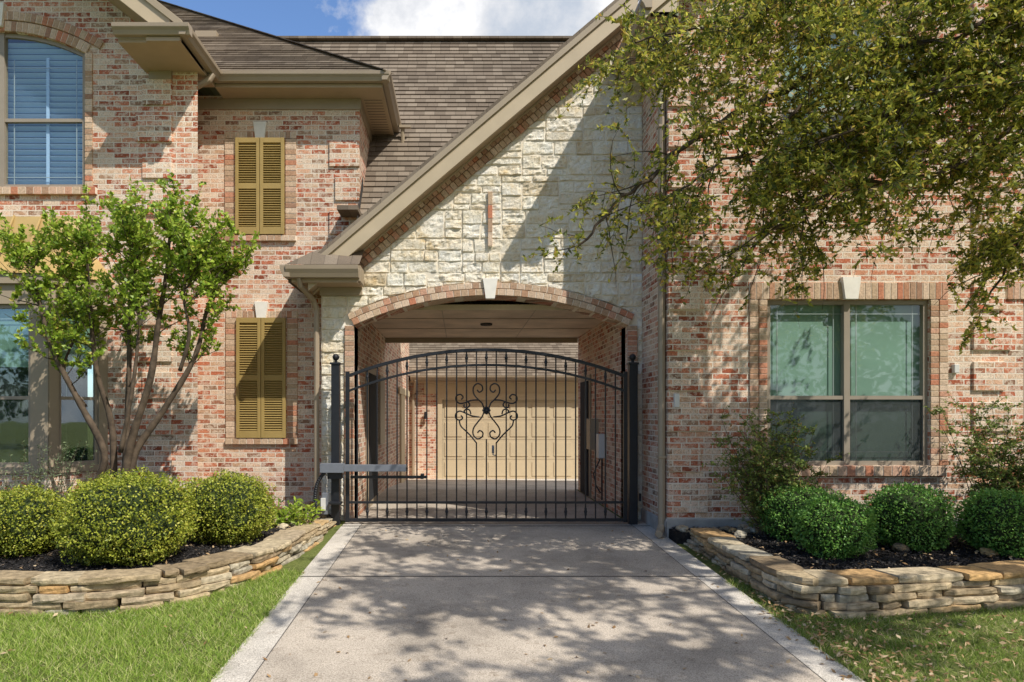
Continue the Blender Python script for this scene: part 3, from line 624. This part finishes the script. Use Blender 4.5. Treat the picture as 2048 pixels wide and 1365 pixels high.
mb.prism(G,(-1.35,yG-.35,2.36),(5.4,yG-.35,2.36),(0,-1,0),(0,0,1),M_gutter); mb.box(-1.35,5.4,yG-.35,yG,2.30,2.36,M_soff)
mb.tube([(-1.2,yG-.4,2.36),(-1.25,yG-.2,2.1),(-1.3,yG-.06,2.0),(-1.3,yG-.06,-.35)],.045,M_gutter,8)
courses(mb,(-1.6,yG-.4,2.48),(5.6,yG-.4,2.48),(-1.6,yG+4,5.56),(5.6,yG+4,5.56))
mb.tube([(-.95,yG-.1,1.3),(-.95,yG-.1,1.5)],[.06,.04],M_black,8)
mb.box(-1.40,-1.36,15.5,18.5,1.9,2.05,M_gar); mb.box(-1.41,-1.37,16,17,-.3,1.9,M_gar)
mb.done('garage_body',Gg,bevel=.008)

# ---------------------------------------------------------------- gate
Gt=empty('driveway_gate'); yg=8.8; mb=MB()
for x in(-1.60,2.226):
    mb.box(x-.052,x+.052,yg-.052,yg+.052,-.02,2.06,M_black); mb.box(x-.065,x+.065,yg-.065,yg+.065,2.06,2.085,M_black); mb.tube([(x,yg,2.085),(x,yg,2.12)],.02,M_black,8); mb.sphere((x,yg,2.155),.045,M_black)
mb.box(2.31,2.33,yg-.02,yg+.02,.3,.4,M_black)
gx0,gx1=-1.45,2.13; gxc=(gx0+gx1)/2; hw=(gx1-gx0)/2
tf,_,_=arcf(gxc,hw,1.93,2.27); tf2,_,_=arcf(gxc,hw,1.73,2.07)
mb.box(gx0-.025,gx0+.025,yg-.025,yg+.025,.03,1.97,M_black); mb.box(gx1-.025,gx1+.025,yg-.025,yg+.025,.03,1.97,M_black)
mb.box(gx0+.025,gx1-.025,yg-.022,yg+.022,.04,.08,M_black); mb.box(gx0+.025,gx1-.025,yg-.018,yg+.018,.27,.30,M_black)
for f,t,d in((tf,.042,.024),(tf2,.03,.02)):
    xs=[gx0+(gx1-gx0)*i/40 for i in range(41)]
    for a,b_ in zip(xs,xs[1:]):
        mb.add([(a,yg-d,f(a)-t),(b_,yg-d,f(b_)-t),(b_,yg-d,f(b_)),(a,yg-d,f(a)),(a,yg+d,f(a)-t),(b_,yg+d,f(b_)-t),(b_,yg+d,f(b_)),(a,yg+d,f(a))],[(0,1,2,3),(4,7,6,5),(3,2,6,7),(0,4,5,1)],M_black)
nb=27; sp_=(gx1-gx0)/(nb+1)
for i in range(1,nb+1):
    x=gx0+sp_*i; skip=abs(i-14)<=1 
    r_=.0085
    if not skip: mb.box(x-r_,x+r_,yg-r_,yg+r_,.06,tf(x)-.03,M_black)
    else:
        mb.box(x-r_,x+r_,yg-r_,yg+r_,.06,1.06 if i!=14 else 1.10,M_black); mb.box(x-r_,x+r_,yg-r_,yg+r_,(1.84 if i!=14 else 1.52),tf(x)-.03,M_black)
    if i%2==0:
        for z in((tf(x)+tf2(x))/2-.02,.165):
            mb.sphere((x,yg,z),.022,M_black,8,6,(1,1,1.2)); mb.box(x-.014,x+.014,yg-.014,yg+.014,z-.05,z+.05,M_black)
mb.done('frame_and_pickets',Gt,bevel=.002)
mb=MB()
def cat(P,n=8):
    P=[Vector(p) for p in P]; out=[]
    for i in range(len(P)-1):
        p0=P[max(i-1,0)];p1=P[i];p2=P[i+1];p3=P[min(i+2,len(P)-1)]
        for k in range(n):
            t=k/n; out.append(.5*((2*p1)+(-p0+p2)*t+(2*p0-5*p1+4*p2-p3)*t*t+(-p0+3*p1-3*p2+p3)*t**3))
    out.append(P[-1]); return out
SC=[[(.03,1.48),(.055,1.56),(.115,1.62),(.165,1.69),(.165,1.77),(.115,1.815),(.06,1.79),(.05,1.735),(.09,1.705),(.12,1.735)],
    [(.10,1.605),(.19,1.60),(.27,1.57),(.345,1.56),(.39,1.60),(.385,1.655),(.335,1.675),(.30,1.64),(.325,1.61)],
    [(.24,1.585),(.215,1.54),(.245,1.505),(.285,1.515),(.285,1.55)],
    [(.20,1.42),(.215,1.47),(.25,1.485),(.285,1.465),(.275,1.435)],
    [(.09,1.385),(.19,1.40),(.28,1.44),(.35,1.46),(.395,1.42),(.39,1.365),(.34,1.345),(.305,1.375),(.33,1.405)],
    [(.03,1.46),(.055,1.39),(.11,1.32),(.165,1.24),(.17,1.16),(.12,1.105),(.06,1.125),(.045,1.18),(.085,1.21),(.115,1.18)],
    [(.35,1.345),(.33,1.27),(.26,1.20),(.20,1.14),(.128,1.05)]]
for s_ in(-1,1):
    for c_ in SC: mb.tube(cat([(gxc+s_*a,yg-.012,z_) for a,z_ in c_],6),.0095,M_black,6)
mb.sphere((gxc,yg-.03,1.47),.028,M_black)
for k in range(8):
    a=k*math.pi/4; mb.sphere((gxc+.036*math.cos(a),yg-.025,1.47+.036*math.sin(a)),.019,M_black,8,6)
mb.box(gxc+.07,gxc+.10,yg-.03,yg-.01,.92,1.02,M_blackpl); mb.tube([(gxc+.085,yg-.04,.97),(gxc+.085,yg-.04,.9),(gxc+.12,yg-.04,.89)],.008,M_blackpl)
mb.done('scroll_ornament',Gt,smooth=True)
Op=empty('gate_operator'); mb=MB()
mb.box(-1.76,-1.46,8.56,8.68,.685,.80,M_blackpl); mb.box(-1.46,-.68,8.575,8.665,.70,.785,M_blackpl)
mb.box(-.68,-.66,8.60,8.65,.70,.75,M_black); mb.box(-1.40,-.43,8.71,8.75,.60,.635,M_black); mb.box(-.50,-.46,8.63,8.78,.60,.66,M_black); mb.box(-1.68,-1.5,8.64,8.75,.60,.68,M_black)
mb.box(-1.75,-1.68,8.65,8.75,.15,.42,M_blackpl); mb.box(-1.76,-1.70,8.62,8.65,.2,.36,M_white)
mb.box(-1.66,-1.5,8.60,8.74,.28,.31,M_black)
pts=[(-1.70,8.62,.70),(-1.80,8.62,.55),(-1.83,8.62,.35),(-1.80,8.62,.2),(-1.9,8.6,.12)]
C_=cat(pts,14); mb.tube(C_,[.028 if i%2 else .021 for i in range(len(C_))],M_black,8)
mb.done('operator_arm',Op,bevel=.008,seg=2)

# ---------------------------------------------------------------- retaining walls & beds
def path(P,n=10):
    return [Vector((p.x,p.y,0)) for p in cat([(a,b_,0) for a,b_ in P],n)]
PL=[(-8.5,5.7),(-6,5.4),(-3.6,5.3),(-2.82,5.35),(-2.19,5.72),(-1.80,6.5),(-1.64,7.6),(-1.60,8.62)]
PR=[(2.56,7.65),(2.56,7.0),(2.56,6.1),(2.60,5.5),(2.85,5.28),(3.43,5.32),(4.6,5.55),(6.2,5.9),(9,6.2)]
def stonewall(name,P,inward):
    mb=MB(); pl=path(P); s=[0]
    for a,b_ in zip(pl,pl[1:]): s.append(s[-1]+(b_-a).length)
    def at(q):
        q=max(0,min(q,s[-1]-1e-4)); i=max(j for j in range(len(s)) if s[j]<=q); i=min(i,len(pl)-2)
        t=(q-s[i])/(s[i+1]-s[i]); return pl[i].lerp(pl[i+1],t),(pl[i+1]-pl[i]).normalized()
    for Ly in range(5):
        q=random.uniform(0,.2)-.2
        while q<s[-1]:
            c,t=at(q); curv=(at(q+.3)[1]-at(q-.1)[1]).length
            ln=random.uniform(.20,.58)*(.6 if curv>.35 else 1)*(1.1 if Ly==4 else 1); c,t=at(q+ln/2); n=Vector((-t.y,t.x,0))*inward
            base=zg(c.y)-.02; topz=.14 if c.y<7.4 else .14-.04*(c.y-7.4); hL=(topz-base)/5
            z=base+hL*(Ly+.5); h=hL*random.uniform(.43,.49)
            dep=random.uniform(.13,.17); c=c+n*(dep*.9+random.uniform(-.028,.028)+Ly*.008)
            ang=random.uniform(-.07,.07); t2=Vector((t.x*math.cos(ang)-t.y*math.sin(ang),t.x*math.sin(ang)+t.y*math.cos(ang),0)); n2=Vector((-t2.y,t2.x,0))
            # slab outline: straight-ish split faces with jagged plan
            out=[]; m_=max(3,int(ln/.08))
            for i in range(m_+1): out.append((-.5*ln+ln*i/m_,-dep+random.uniform(-.012,.012)))
            for i in range(m_+1): out.append((.5*ln-ln*i/m_,dep+random.uniform(-.012,.012)))
            out[0]=(out[0][0]+random.uniform(.0,.02),out[0][1]+.012); out[m_]=(out[m_][0]-random.uniform(.0,.02),out[m_][1]+.012)
            k=len(out); vs=[]; slz=random.uniform(-.004,.004)
            for zi,zz_ in enumerate((-h,-h*.35,h*.4,h)):
                ins=(random.uniform(.004,.012),0,0,random.uniform(.002,.008))[zi]
                for (px,py) in out:
                    jj=random.uniform(-.005,.005)
                    p_=c+t2*(px*(1-ins*2))+n2*(py+(ins+jj if py<0 else -ins)); vs.append((p_.x,p_.y,z+zz_+slz*px/ln*2+(random.uniform(-.003,.003) if zi in(0,3) else random.uniform(-.004,.004))))
            fs=[]
            for r_ in(0,1,2):
                for i in range(k): fs.append((r_*k+i,r_*k+(i+1)%k,(r_+1)*k+(i+1)%k,(r_+1)*k+i))
            fs.append(tuple(range(3*k,4*k))); fs.append(tuple(range(k))[::-1])
            mb.add(vs,fs,M_flag); q+=ln+random.uniform(.002,.014)
    return mb.done(name,None)
stonewall('stone_retaining_wall',PL,1); stonewall('stone_retaining_wall',PR,1)
def bed(name,P,extra,inw,bounds):
    pl=path(P); pts=[]
    for i,p_ in enumerate(pl):
        t=(pl[min(i+1,len(pl)-1)]-pl[max(i-1,0)]).normalized(); n=Vector((-t.y,t.x,0)); pts.append((p_.x+n.x*.16,p_.y+n.y*.16))
    poly=pts+extra; em=empty(name) 
    mb=MB(); mb.add([(x,y,.085) for x,y in poly],[tuple(range(len(poly)))],M_mulch)
    mb.add([(x,y,.085) for x,y in poly]+[(x,y,-.05) for x,y in poly],[(i,(i+1)%len(poly),len(poly)+(i+1)%len(poly),len(poly)+i) for i in range(len(poly))],M_mulch)
    mb.done('soil',em)
    P_=np.array(poly); n=26000; X=rng.uniform(bounds[0],bounds[1],n);Y=rng.uniform(bounds[2],bounds[3],n)
    inside=np.zeros(n,bool); j=len(P_)-1
    for i in range(len(P_)):
        c=((P_[i,1]>Y)!=(P_[j,1]>Y))&(X<(P_[j,0]-P_[i,0])*(Y-P_[i,1])/(P_[j,1]-P_[i,1]+1e-9)+P_[i,0]); inside^=c; j=i
    X=X[inside];Y=Y[inside]; C=np.stack([X,Y,.088+rng.uniform(0,.022,len(X))],1)
    leaves('mulch_chips',C,.04,.014,M_chips,em,nbias=(0,0,1.2))
    k=rng.choice(len(C),min(380,len(C)),False); leaves('dry_leaves',C[k]+[0,0,.02],.045,.022,M_dead,em,nbias=(0,0,1.2))
    return poly
bed('flower_bed',PL,[(-1.62,9.1),(-1.86,9.1),(-1.86,9.6),(-3.72,9.6),(-3.72,8.85),(-8.5,8.85)],1,(-6.5,-1.6,5.3,9.6))
bed('flower_bed',PR,[(9,7.97),(2.44,7.97),(2.44,7.7)],1,(2.4,6.5,5.2,8))
mb=MB()
def rock(x,y,z,r_):
    off=random.random()*40; nu,nv=10,7; vs=[];fs=[]
    for j in range(nv+1):
        th_=math.pi*j/nv
        for i in range(nu):
            ph=2*math.pi*i/nu; d=Vector((math.sin(th_)*math.cos(ph),math.sin(th_)*math.sin(ph),math.cos(th_)*.65)); q=r_*(1+.45*noise.noise(d*1.4+Vector((off,0,0)))); vs.append((x+d.x*q,y+d.y*q,z+d.z*q))
    for j in range(nv):
        for i in range(nu): fs.append((j*nu+i,(j+1)*nu+i,(j+1)*nu+(i+1)%nu,j*nu+(i+1)%nu))
    mb.add(vs,fs,M_flag)
for i in range(26): rock(random.uniform(-2.3,-1.72),random.uniform(8.0,9.0),.1,random.uniform(.03,.09))
for i in range(46): rock(random.uniform(2.55,4.6),random.uniform(7.6,7.95),.1,random.uniform(.03,.08))
for x,y,r_ in((5.35,6.9,.10),(4.25,6.6,.07),(4.95,6.4,.07),(3.0,7.3,.07)): rock(x,y,.12,r_)
mb.done('garden_rocks')

# ---------------------------------------------------------------- grass
def grass(reg,n): return rng.uniform(reg[0],reg[1],n),rng.uniform(reg[2],reg[3],n)
def pathy(P,X):
    pl=path(P); xs=[p.x for p in pl];ys=[p.y for p in pl]; o=np.argsort(xs); return np.interp(X,np.array(xs)[o],np.array(ys)[o])
def turf(name,X,Y,mat,dmul):
    den=np.array([noise.noise(Vector((x*1.3,y*1.3,3.1)))+.6*noise.noise(Vector((x*4,y*4,1.1))) for x,y in zip(X,Y)]); keep=(rng.uniform(size=len(X))<dmul*np.clip(.85+den*1.2,.15,1)); X,Y=X[keep],Y[keep]; den=den[keep]
    n=len(X); Z=np.maximum(-.5,-.043*(8.6-Y)); ln=rng.uniform(.018,.05,n)*(1+.4*den); lean=rng.normal(size=(n,2))*.034
    a=rng.uniform(0,2*np.pi,n); wv=np.stack([np.cos(a),np.sin(a)],1)*.003
    V=np.zeros((n,3,3)); V[:,0,0]=X-wv[:,0];V[:,0,1]=Y-wv[:,1];V[:,0,2]=Z-.004;V[:,1,0]=X+wv[:,0];V[:,1,1]=Y+wv[:,1];V[:,1,2]=Z-.004;V[:,2,0]=X+lean[:,0];V[:,2,1]=Y+lean[:,1];V[:,2,2]=Z+ln
    npmesh(name,V.reshape(-1,3),np.arange(n*3).reshape(n,3),mat)
Xl,Yl=grass((-6.5,-1.48,2.6,6.6),185000); k=(Yl<pathy(PL[:6],Xl)+.02); turf('grass',Xl[k],Yl[k],M_grass,1.0)
Xr,Yr=grass((2.41,7,2.6,6.2),140000); k=(Yr<np.where(Xr<2.62,7.4,pathy(PR[4:],Xr))+.02); turf('grass',Xr[k],Yr[k],M_grassd,.85)
n=2200; X=np.concatenate([rng.uniform(2.3,6.5,n),2.45+np.abs(rng.normal(size=700))*.25,rng.uniform(-4.5,2.4,220)]); Y=np.concatenate([rng.uniform(2.8,5.6,n),rng.uniform(3,7.5,700),rng.uniform(3,8.5,220)]); Z=np.maximum(-.5,-.043*(8.6-Y))+np.where((X>-1.5)&(X<2.43),.010,.034)
k=~((X>2.7)&(Y>5.25)); X,Y,Z=X[k],Y[k],Z[k]
leaves('fallen_leaves',np.stack([X,Y,Z],1),.050,.022,M_dead,None,nbias=(0,0,1.6))

# ---------------------------------------------------------------- shrubs
def boxwood(x,y,w_,h_,mat,n=9500,ls=.027):
    E=empty('boxwood_shrub'); off=random.random()*30
    d=unit(rng.normal(size=(n,3))); 
    p_=2.5; q=(np.abs(d)**p_).sum(1)**(-1/p_); d2=d*q[:,None]
    lum=np.array([1+.16*noise.noise(Vector(v)*2.2+Vector((off,0,0)))+.12*noise.noise(Vector(v)*6+Vector((off,0,0)))+.08*noise.noise(Vector(v)*14+Vector((off,0,0))) for v in d])
    rad=np.array([w_/2,w_/2,h_/2]); jit=rng.uniform(.88,1.05,n)[:,None]
    C=d2*rad*lum[:,None]*jit+np.array([x,y,.08+h_/2]); k=C[:,2]>.09
    leaves('foliage',C[k],ls,ls*.62,mat,E,axis=d[k]*.6,nbias=None)
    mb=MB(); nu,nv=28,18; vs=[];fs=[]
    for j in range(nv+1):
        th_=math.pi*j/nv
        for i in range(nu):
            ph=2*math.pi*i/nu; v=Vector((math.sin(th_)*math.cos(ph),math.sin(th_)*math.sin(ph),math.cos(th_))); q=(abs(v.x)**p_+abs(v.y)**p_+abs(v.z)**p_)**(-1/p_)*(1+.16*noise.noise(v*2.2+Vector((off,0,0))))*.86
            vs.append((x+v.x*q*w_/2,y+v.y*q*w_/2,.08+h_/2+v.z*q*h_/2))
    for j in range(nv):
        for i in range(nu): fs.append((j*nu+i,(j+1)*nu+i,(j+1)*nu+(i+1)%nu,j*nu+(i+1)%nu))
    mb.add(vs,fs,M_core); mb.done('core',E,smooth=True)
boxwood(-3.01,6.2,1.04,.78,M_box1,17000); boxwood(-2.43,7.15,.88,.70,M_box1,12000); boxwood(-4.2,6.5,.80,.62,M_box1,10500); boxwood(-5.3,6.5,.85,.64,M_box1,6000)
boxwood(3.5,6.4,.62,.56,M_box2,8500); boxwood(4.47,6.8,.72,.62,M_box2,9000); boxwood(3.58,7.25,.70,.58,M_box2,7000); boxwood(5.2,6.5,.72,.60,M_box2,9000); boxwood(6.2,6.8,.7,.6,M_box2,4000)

# ---------------------------------------------------------------- trees
def resample(P,n=7): return cat(P,n)
def twig(mb,p0,d,ln,r_,seg=4,droop=0,wig=.25):
    pts=[Vector(p0)]; d=Vector(d).normalized()
    for i in range(seg):
        d=(d+Vector((random.gauss(0,wig),random.gauss(0,wig),random.gauss(0,wig)-droop))*.5).normalized(); pts.append(pts[-1]+d*ln/seg)
    mb.tube(pts,[r_*(1-.75*i/seg) for i in range(seg+1)],M_twig,4); return pts
E=empty('crape_myrtle_tree'); mb=MB(); lc=[];la=[]
stems=[[(-3.92,.05),(-3.97,.6),(-3.98,1.0),(-4.2,1.55),(-4.47,2.1),(-4.6,2.6),(-4.62,3.0)],[(-3.88,.05),(-3.9,1.2),(-4.05,1.9),(-4.15,2.6),(-4.25,3.25)],[(-3.82,.05),(-3.78,1.1),(-3.86,2.0),(-3.82,2.7),(-3.75,3.4)],[(-3.75,.05),(-3.68,1.0),(-3.42,1.8),(-3.32,2.4),(-3.25,3.0),(-3.2,3.4)],[(-3.70,.05),(-3.6,.9),(-3.33,1.45),(-3.0,2.05),(-2.85,2.6),(-2.75,3.0)],[(-3.69,1.0),(-3.55,1.8),(-3.55,2.5),(-3.5,3.2)],[(-4.18,1.5),(-4.35,1.75),(-4.45,2.0),(-4.35,2.5),(-4.45,3.0)],[(-3.1,1.9),(-2.98,2.3),(-3.0,2.7),(-2.9,3.1)]]
for si,st_ in enumerate(stems):
    yo=[-.1,.05,.2,-.05,.1,-.2,.15,-.15][si]; n_=len(st_)
    P=resample([(a+random.gauss(0,.03),7.6+yo*(.35+i/n_*1.6)+random.gauss(0,.03),z) for i,(a,z) in enumerate(st_)],6)
    r0=[.052,.044,.044,.052,.052,.028,.024,.024][si]; m_=len(P)
    mb.tube(P,[r0*(1-.74*i/(m_-1))*random.uniform(.92,1.08) for i in range(m_)],M_bark,8)
    for t in range(27):
        i=int(m_*random.uniform(.58,1))-1; p_=P[max(0,i)]
        if t<5: p_=P[-1]
        out=Vector((p_.x+3.75,(p_.y-7.6),0))*.45+Vector((random.gauss(0,.5),random.gauss(0,.5),random.uniform(.35,1.2)))
        tp_=twig(mb,p_,out,random.uniform(.3,.60),.007,4,0,.3)
        for s2 in range(5):
            q=random.choice(tp_[1:]); t2=twig(mb,q,Vector((random.gauss(0,.6),random.gauss(0,.6),random.uniform(.2,1.4))),random.uniform(.13,.30),.0035,3,0,.2)
            for a,b_ in zip(t2,t2[1:]):
                for k in range(7):
                    pp=a.lerp(b_,random.random()); dd=Vector((random.gauss(0,1),random.gauss(0,1),random.gauss(.4,.7))).normalized(); lc.append(pp+dd*.025); la.append(dd*1.5)
mb.done('trunks',E,smooth=True)
leaves('foliage',np.array([tuple(v) for v in lc]),.058,.036,M_myr,E,axis=np.array([tuple(v) for v in la]),spread=.5)

E=empty('oak_tree'); mb=MB(); lc=[];la=[];lc2=[]
mb.tube(resample([(7.7,2.4,-.5),(7.6,2.5,1),(7.5,2.6,2.6),(7.4,2.7,4),(7.1,2.7,6),(6.8,2.6,7.8)]),[.28-.2*i/35 for i in range(36)],M_bark,12)
vis=[[(7.5,2.6,3.3),(6.4,4.3,4.8),(5.2,5.5,5.15),(4.2,5.7,4.6),(3.4,6.0,4.5),(2.6,6.1,3.8),(1.9,6.2,3.4)],
     [(7.2,2.7,4.6),(5.6,5.0,5.6),(4.4,5.6,5.2),(3.4,5.9,5.3),(2.5,6.0,4.9),(1.5,6.0,4.7)],
     [(7.5,2.6,3.0),(6.4,4.8,3.9),(5.3,5.8,4.15),(4.3,6,3.6),(3.3,6.1,3.4),(2.6,6.1,2.9)],
     [(6.8,4.2,4.4),(5.9,5.4,4.6),(4.9,6.0,4.3),(4.0,6.3,4.2),(3.3,6.4,3.8)],
     [(6.4,4.8,3.9),(5.9,5.9,3.5),(5.3,6.3,3.1),(4.95,6.4,2.5)],
     [(5.6,5.0,5.6),(4.4,6.3,5.6),(3.0,6.8,5.4),(1.9,6.9,5.0)],
     [(5.9,4.9,5.0),(4.7,5.5,4.7),(3.7,5.7,4.0),(2.9,5.9,3.7)],
     [(3.4,6.0,4.5),(2.4,6.3,4.1),(1.6,6.4,3.5),(1.1,6.5,3.0)]]
zmn=lambda x: float(np.interp(x,[.5,.9,1.1,1.5,1.9,2.3,3.2,3.5,4.1,4.5,4.8,5.2],[2.9,2.8,2.8,2.8,2.7,2.4,2.45,2.75,2.95,3.1,2.3,1.9]))
for li,Lm in enumerate(vis):
    P=resample(Lm,8); m_=len(P)
    for q in range(1,m_-1): P[q]=P[q]+Vector((random.gauss(0,.02),random.gauss(0,.02),random.gauss(0,.02)))
    mb.tube(P,[.030*(1-.85*i/(m_-1))+.004 for i in range(m_)],M_bark,6)
    for t in range(50 if li not in(4,7) else 18):
        i=int((m_-1)*random.uniform(.30,1)); p_=P[i]
        tp_=twig(mb,p_,Vector((random.gauss(-.3,.7),random.gauss(0,.6),random.gauss(-.15,.65))),random.uniform(.45,1.05)*(1 if li!=7 else .7),.007,5,.24,.35)
        for s2 in range(12 if li!=7 else 5):
            q=random.choice(tp_[1:])
            if q.z<zmn(q.x)+.05: continue
            t2=twig(mb,q,Vector((random.gauss(-.1,.7),random.gauss(0,.7),random.gauss(-.3,.6))),random.uniform(.18,.42),.003,3,.25,.3)
            for a,b_ in zip(t2,t2[1:]):
                for k in range(7):
                    pp=a.lerp(b_,random.random()); dd=Vector((random.gauss(0,1),random.gauss(0,1),random.gauss(-.2,.8))).normalized()
                    pp=pp+dd*.02
                    if pp.z>zmn(pp.x)-.25*random.random()**2: lc.append(pp); la.append(dd*1.4)
up=[[(7.2,2.6,5),(6,2.6,6.4),(4.6,3.0,6.9),(3.4,3.3,6.8),(2.4,3.3,6.5)],[(7.0,2.6,6),(6,1.5,7),(4.6,1.2,7.2),(3.2,1.4,7)],[(7,2.6,6.2),(6.2,.6,6.9),(5,-.3,7),(4,-.4,6.8)],[(4.6,1.2,7.2),(3.6,2.2,6.3),(2.6,2.3,5.9)],[(7.3,2.6,5.2),(8.5,3,6.3),(9.6,3.2,6.7)],[(6,2.6,6.4),(4.8,2.4,6.4),(3.8,2.3,6.5)],[(6,2.6,6.4),(5.2,3.3,6.1),(4.2,3.5,6.0)],[(7.3,2.6,4.6),(6.2,1.6,5.6),(5.0,1.0,5.7),(3.9,.9,5.5)]]
for Lm in up:
    P=resample(Lm,8); m_=len(P); mb.tube(P,[.055*(1-.85*i/(m_-1))+.005 for i in range(m_)],M_bark,7)
    for t in range(28):
        i=int((m_-1)*random.uniform(.3,1)); p_=P[i]
        tp_=twig(mb,p_,Vector((random.gauss(0,.8),random.gauss(0,.7),random.gauss(.1,.5))),random.uniform(.5,1.0),.008,4,.05,.35)
        for s2 in range(7):
            q=random.choice(tp_[1:]); t2=twig(mb,q,Vector((random.gauss(0,.7),random.gauss(0,.7),random.gauss(0,.6))),random.uniform(.2,.40),.004,2,.1,.3)
            for a,b_ in zip(t2,t2[1:]):
                for k in range(9): lc2.append(a.lerp(b_,random.random())+Vector((random.gauss(0,.03),random.gauss(0,.03),random.gauss(0,.03))))
mb.done('branches',E,smooth=True)
leaves('foliage',np.array([tuple(v) for v in lc]),.066,.024,M_oak,E,axis=np.array([tuple(v) for v in la]),spread=.5)
leaves('upper_foliage',np.array([tuple(v) for v in lc2]),.10,.055,M_oak,E)

def loose(name,x,y,h_,w_,n,mat,ls=.042,lw=.019):
    E=empty(name); mb=MB(); lc=[];la=[]
    for s_ in range(n):
        a=random.uniform(0,6.28); d=Vector((math.cos(a)*random.uniform(0,w_),math.sin(a)*random.uniform(0,w_*.7),h_*random.uniform(.45,1.05)))
        P=twig(mb,(x+random.gauss(0,.08),y+random.gauss(0,.06),.08),d,d.length,.007,6,0,.12)
        for q in P[1:]:
            for k in range(4):
                t2=twig(mb,q,Vector((random.gauss(0,1),random.gauss(0,1),random.uniform(-.1,.9))),random.uniform(.1,.28),.003,2,0,.2)
                for aa,bb in zip(t2,t2[1:]):
                    for _ in range(7):
                        dd=Vector((random.gauss(0,1),random.gauss(0,1),random.gauss(0,.6))).normalized(); lc.append(aa.lerp(bb,random.random())+dd*.02); la.append(dd)
    mb.done('stems',E); leaves('foliage',np.array([tuple(v) for v in lc]),ls,lw,mat,E,axis=np.array([tuple(v) for v in la]),spread=.5)
loose('loose_shrub',3.45,7.45,1.30,.66,42,M_nan); loose('loose_shrub',5.85,7.4,1.45,.62,42,M_nan)
def spiky(name,x,y,h_,n,mat,w_=.4,ls=.035,lw=.006,per=26):
    E=empty(name); mb=MB(); lc=[];la=[]
    for s_ in range(n):
        d=Vector((random.gauss(0,w_),random.gauss(0,w_*.7),h_*random.uniform(.5,1.1))); P=twig(mb,(x+random.gauss(0,.12),y+random.gauss(0,.1),.08),d,d.length,.005,5,-.1,.1)
        for k in range(per):
            i=random.randrange(1,5); pp=P[i].lerp(P[i+1],random.random()); dd=(Vector((random.gauss(0,1),random.gauss(0,1),random.gauss(.5,.6)))).normalized(); lc.append(pp+dd*ls*.4); la.append(dd*2)
    mb.done('stems',E); leaves('foliage',np.array([tuple(v) for v in lc]),ls,lw,mat,E,axis=np.array([tuple(v) for v in la]),spread=.4)
spiky('rosemary_bush',-4.60,7.4,.95,80,M_ros,.3,.04,.009,44); spiky('rosemary_bush',-5.25,7.6,.6,50,M_ros,.3,.04,.008)
spiky('perennial_plant',-2.05,8.15,.28,40,M_myr,.16,.09,.032,12); spiky('perennial_plant',-2.45,8.3,.2,14,M_myr,.12,.08,.025,9)

C=[]
for i in range(16):
    x=-40+i*5.5+random.gauss(0,1.2); y=-26+random.gauss(0,2); hh=random.uniform(7,11)
    for k in range(1300):
        d=rng.normal(size=3); d/=np.linalg.norm(d); q=rng.uniform(.3,1)**.4; C.append((x+d[0]*3.4*q,y+d[1]*3*q,hh*.55+d[2]*hh*.42*q))
leaves('distant_trees',np.array(C),.4,.28,M_dist)
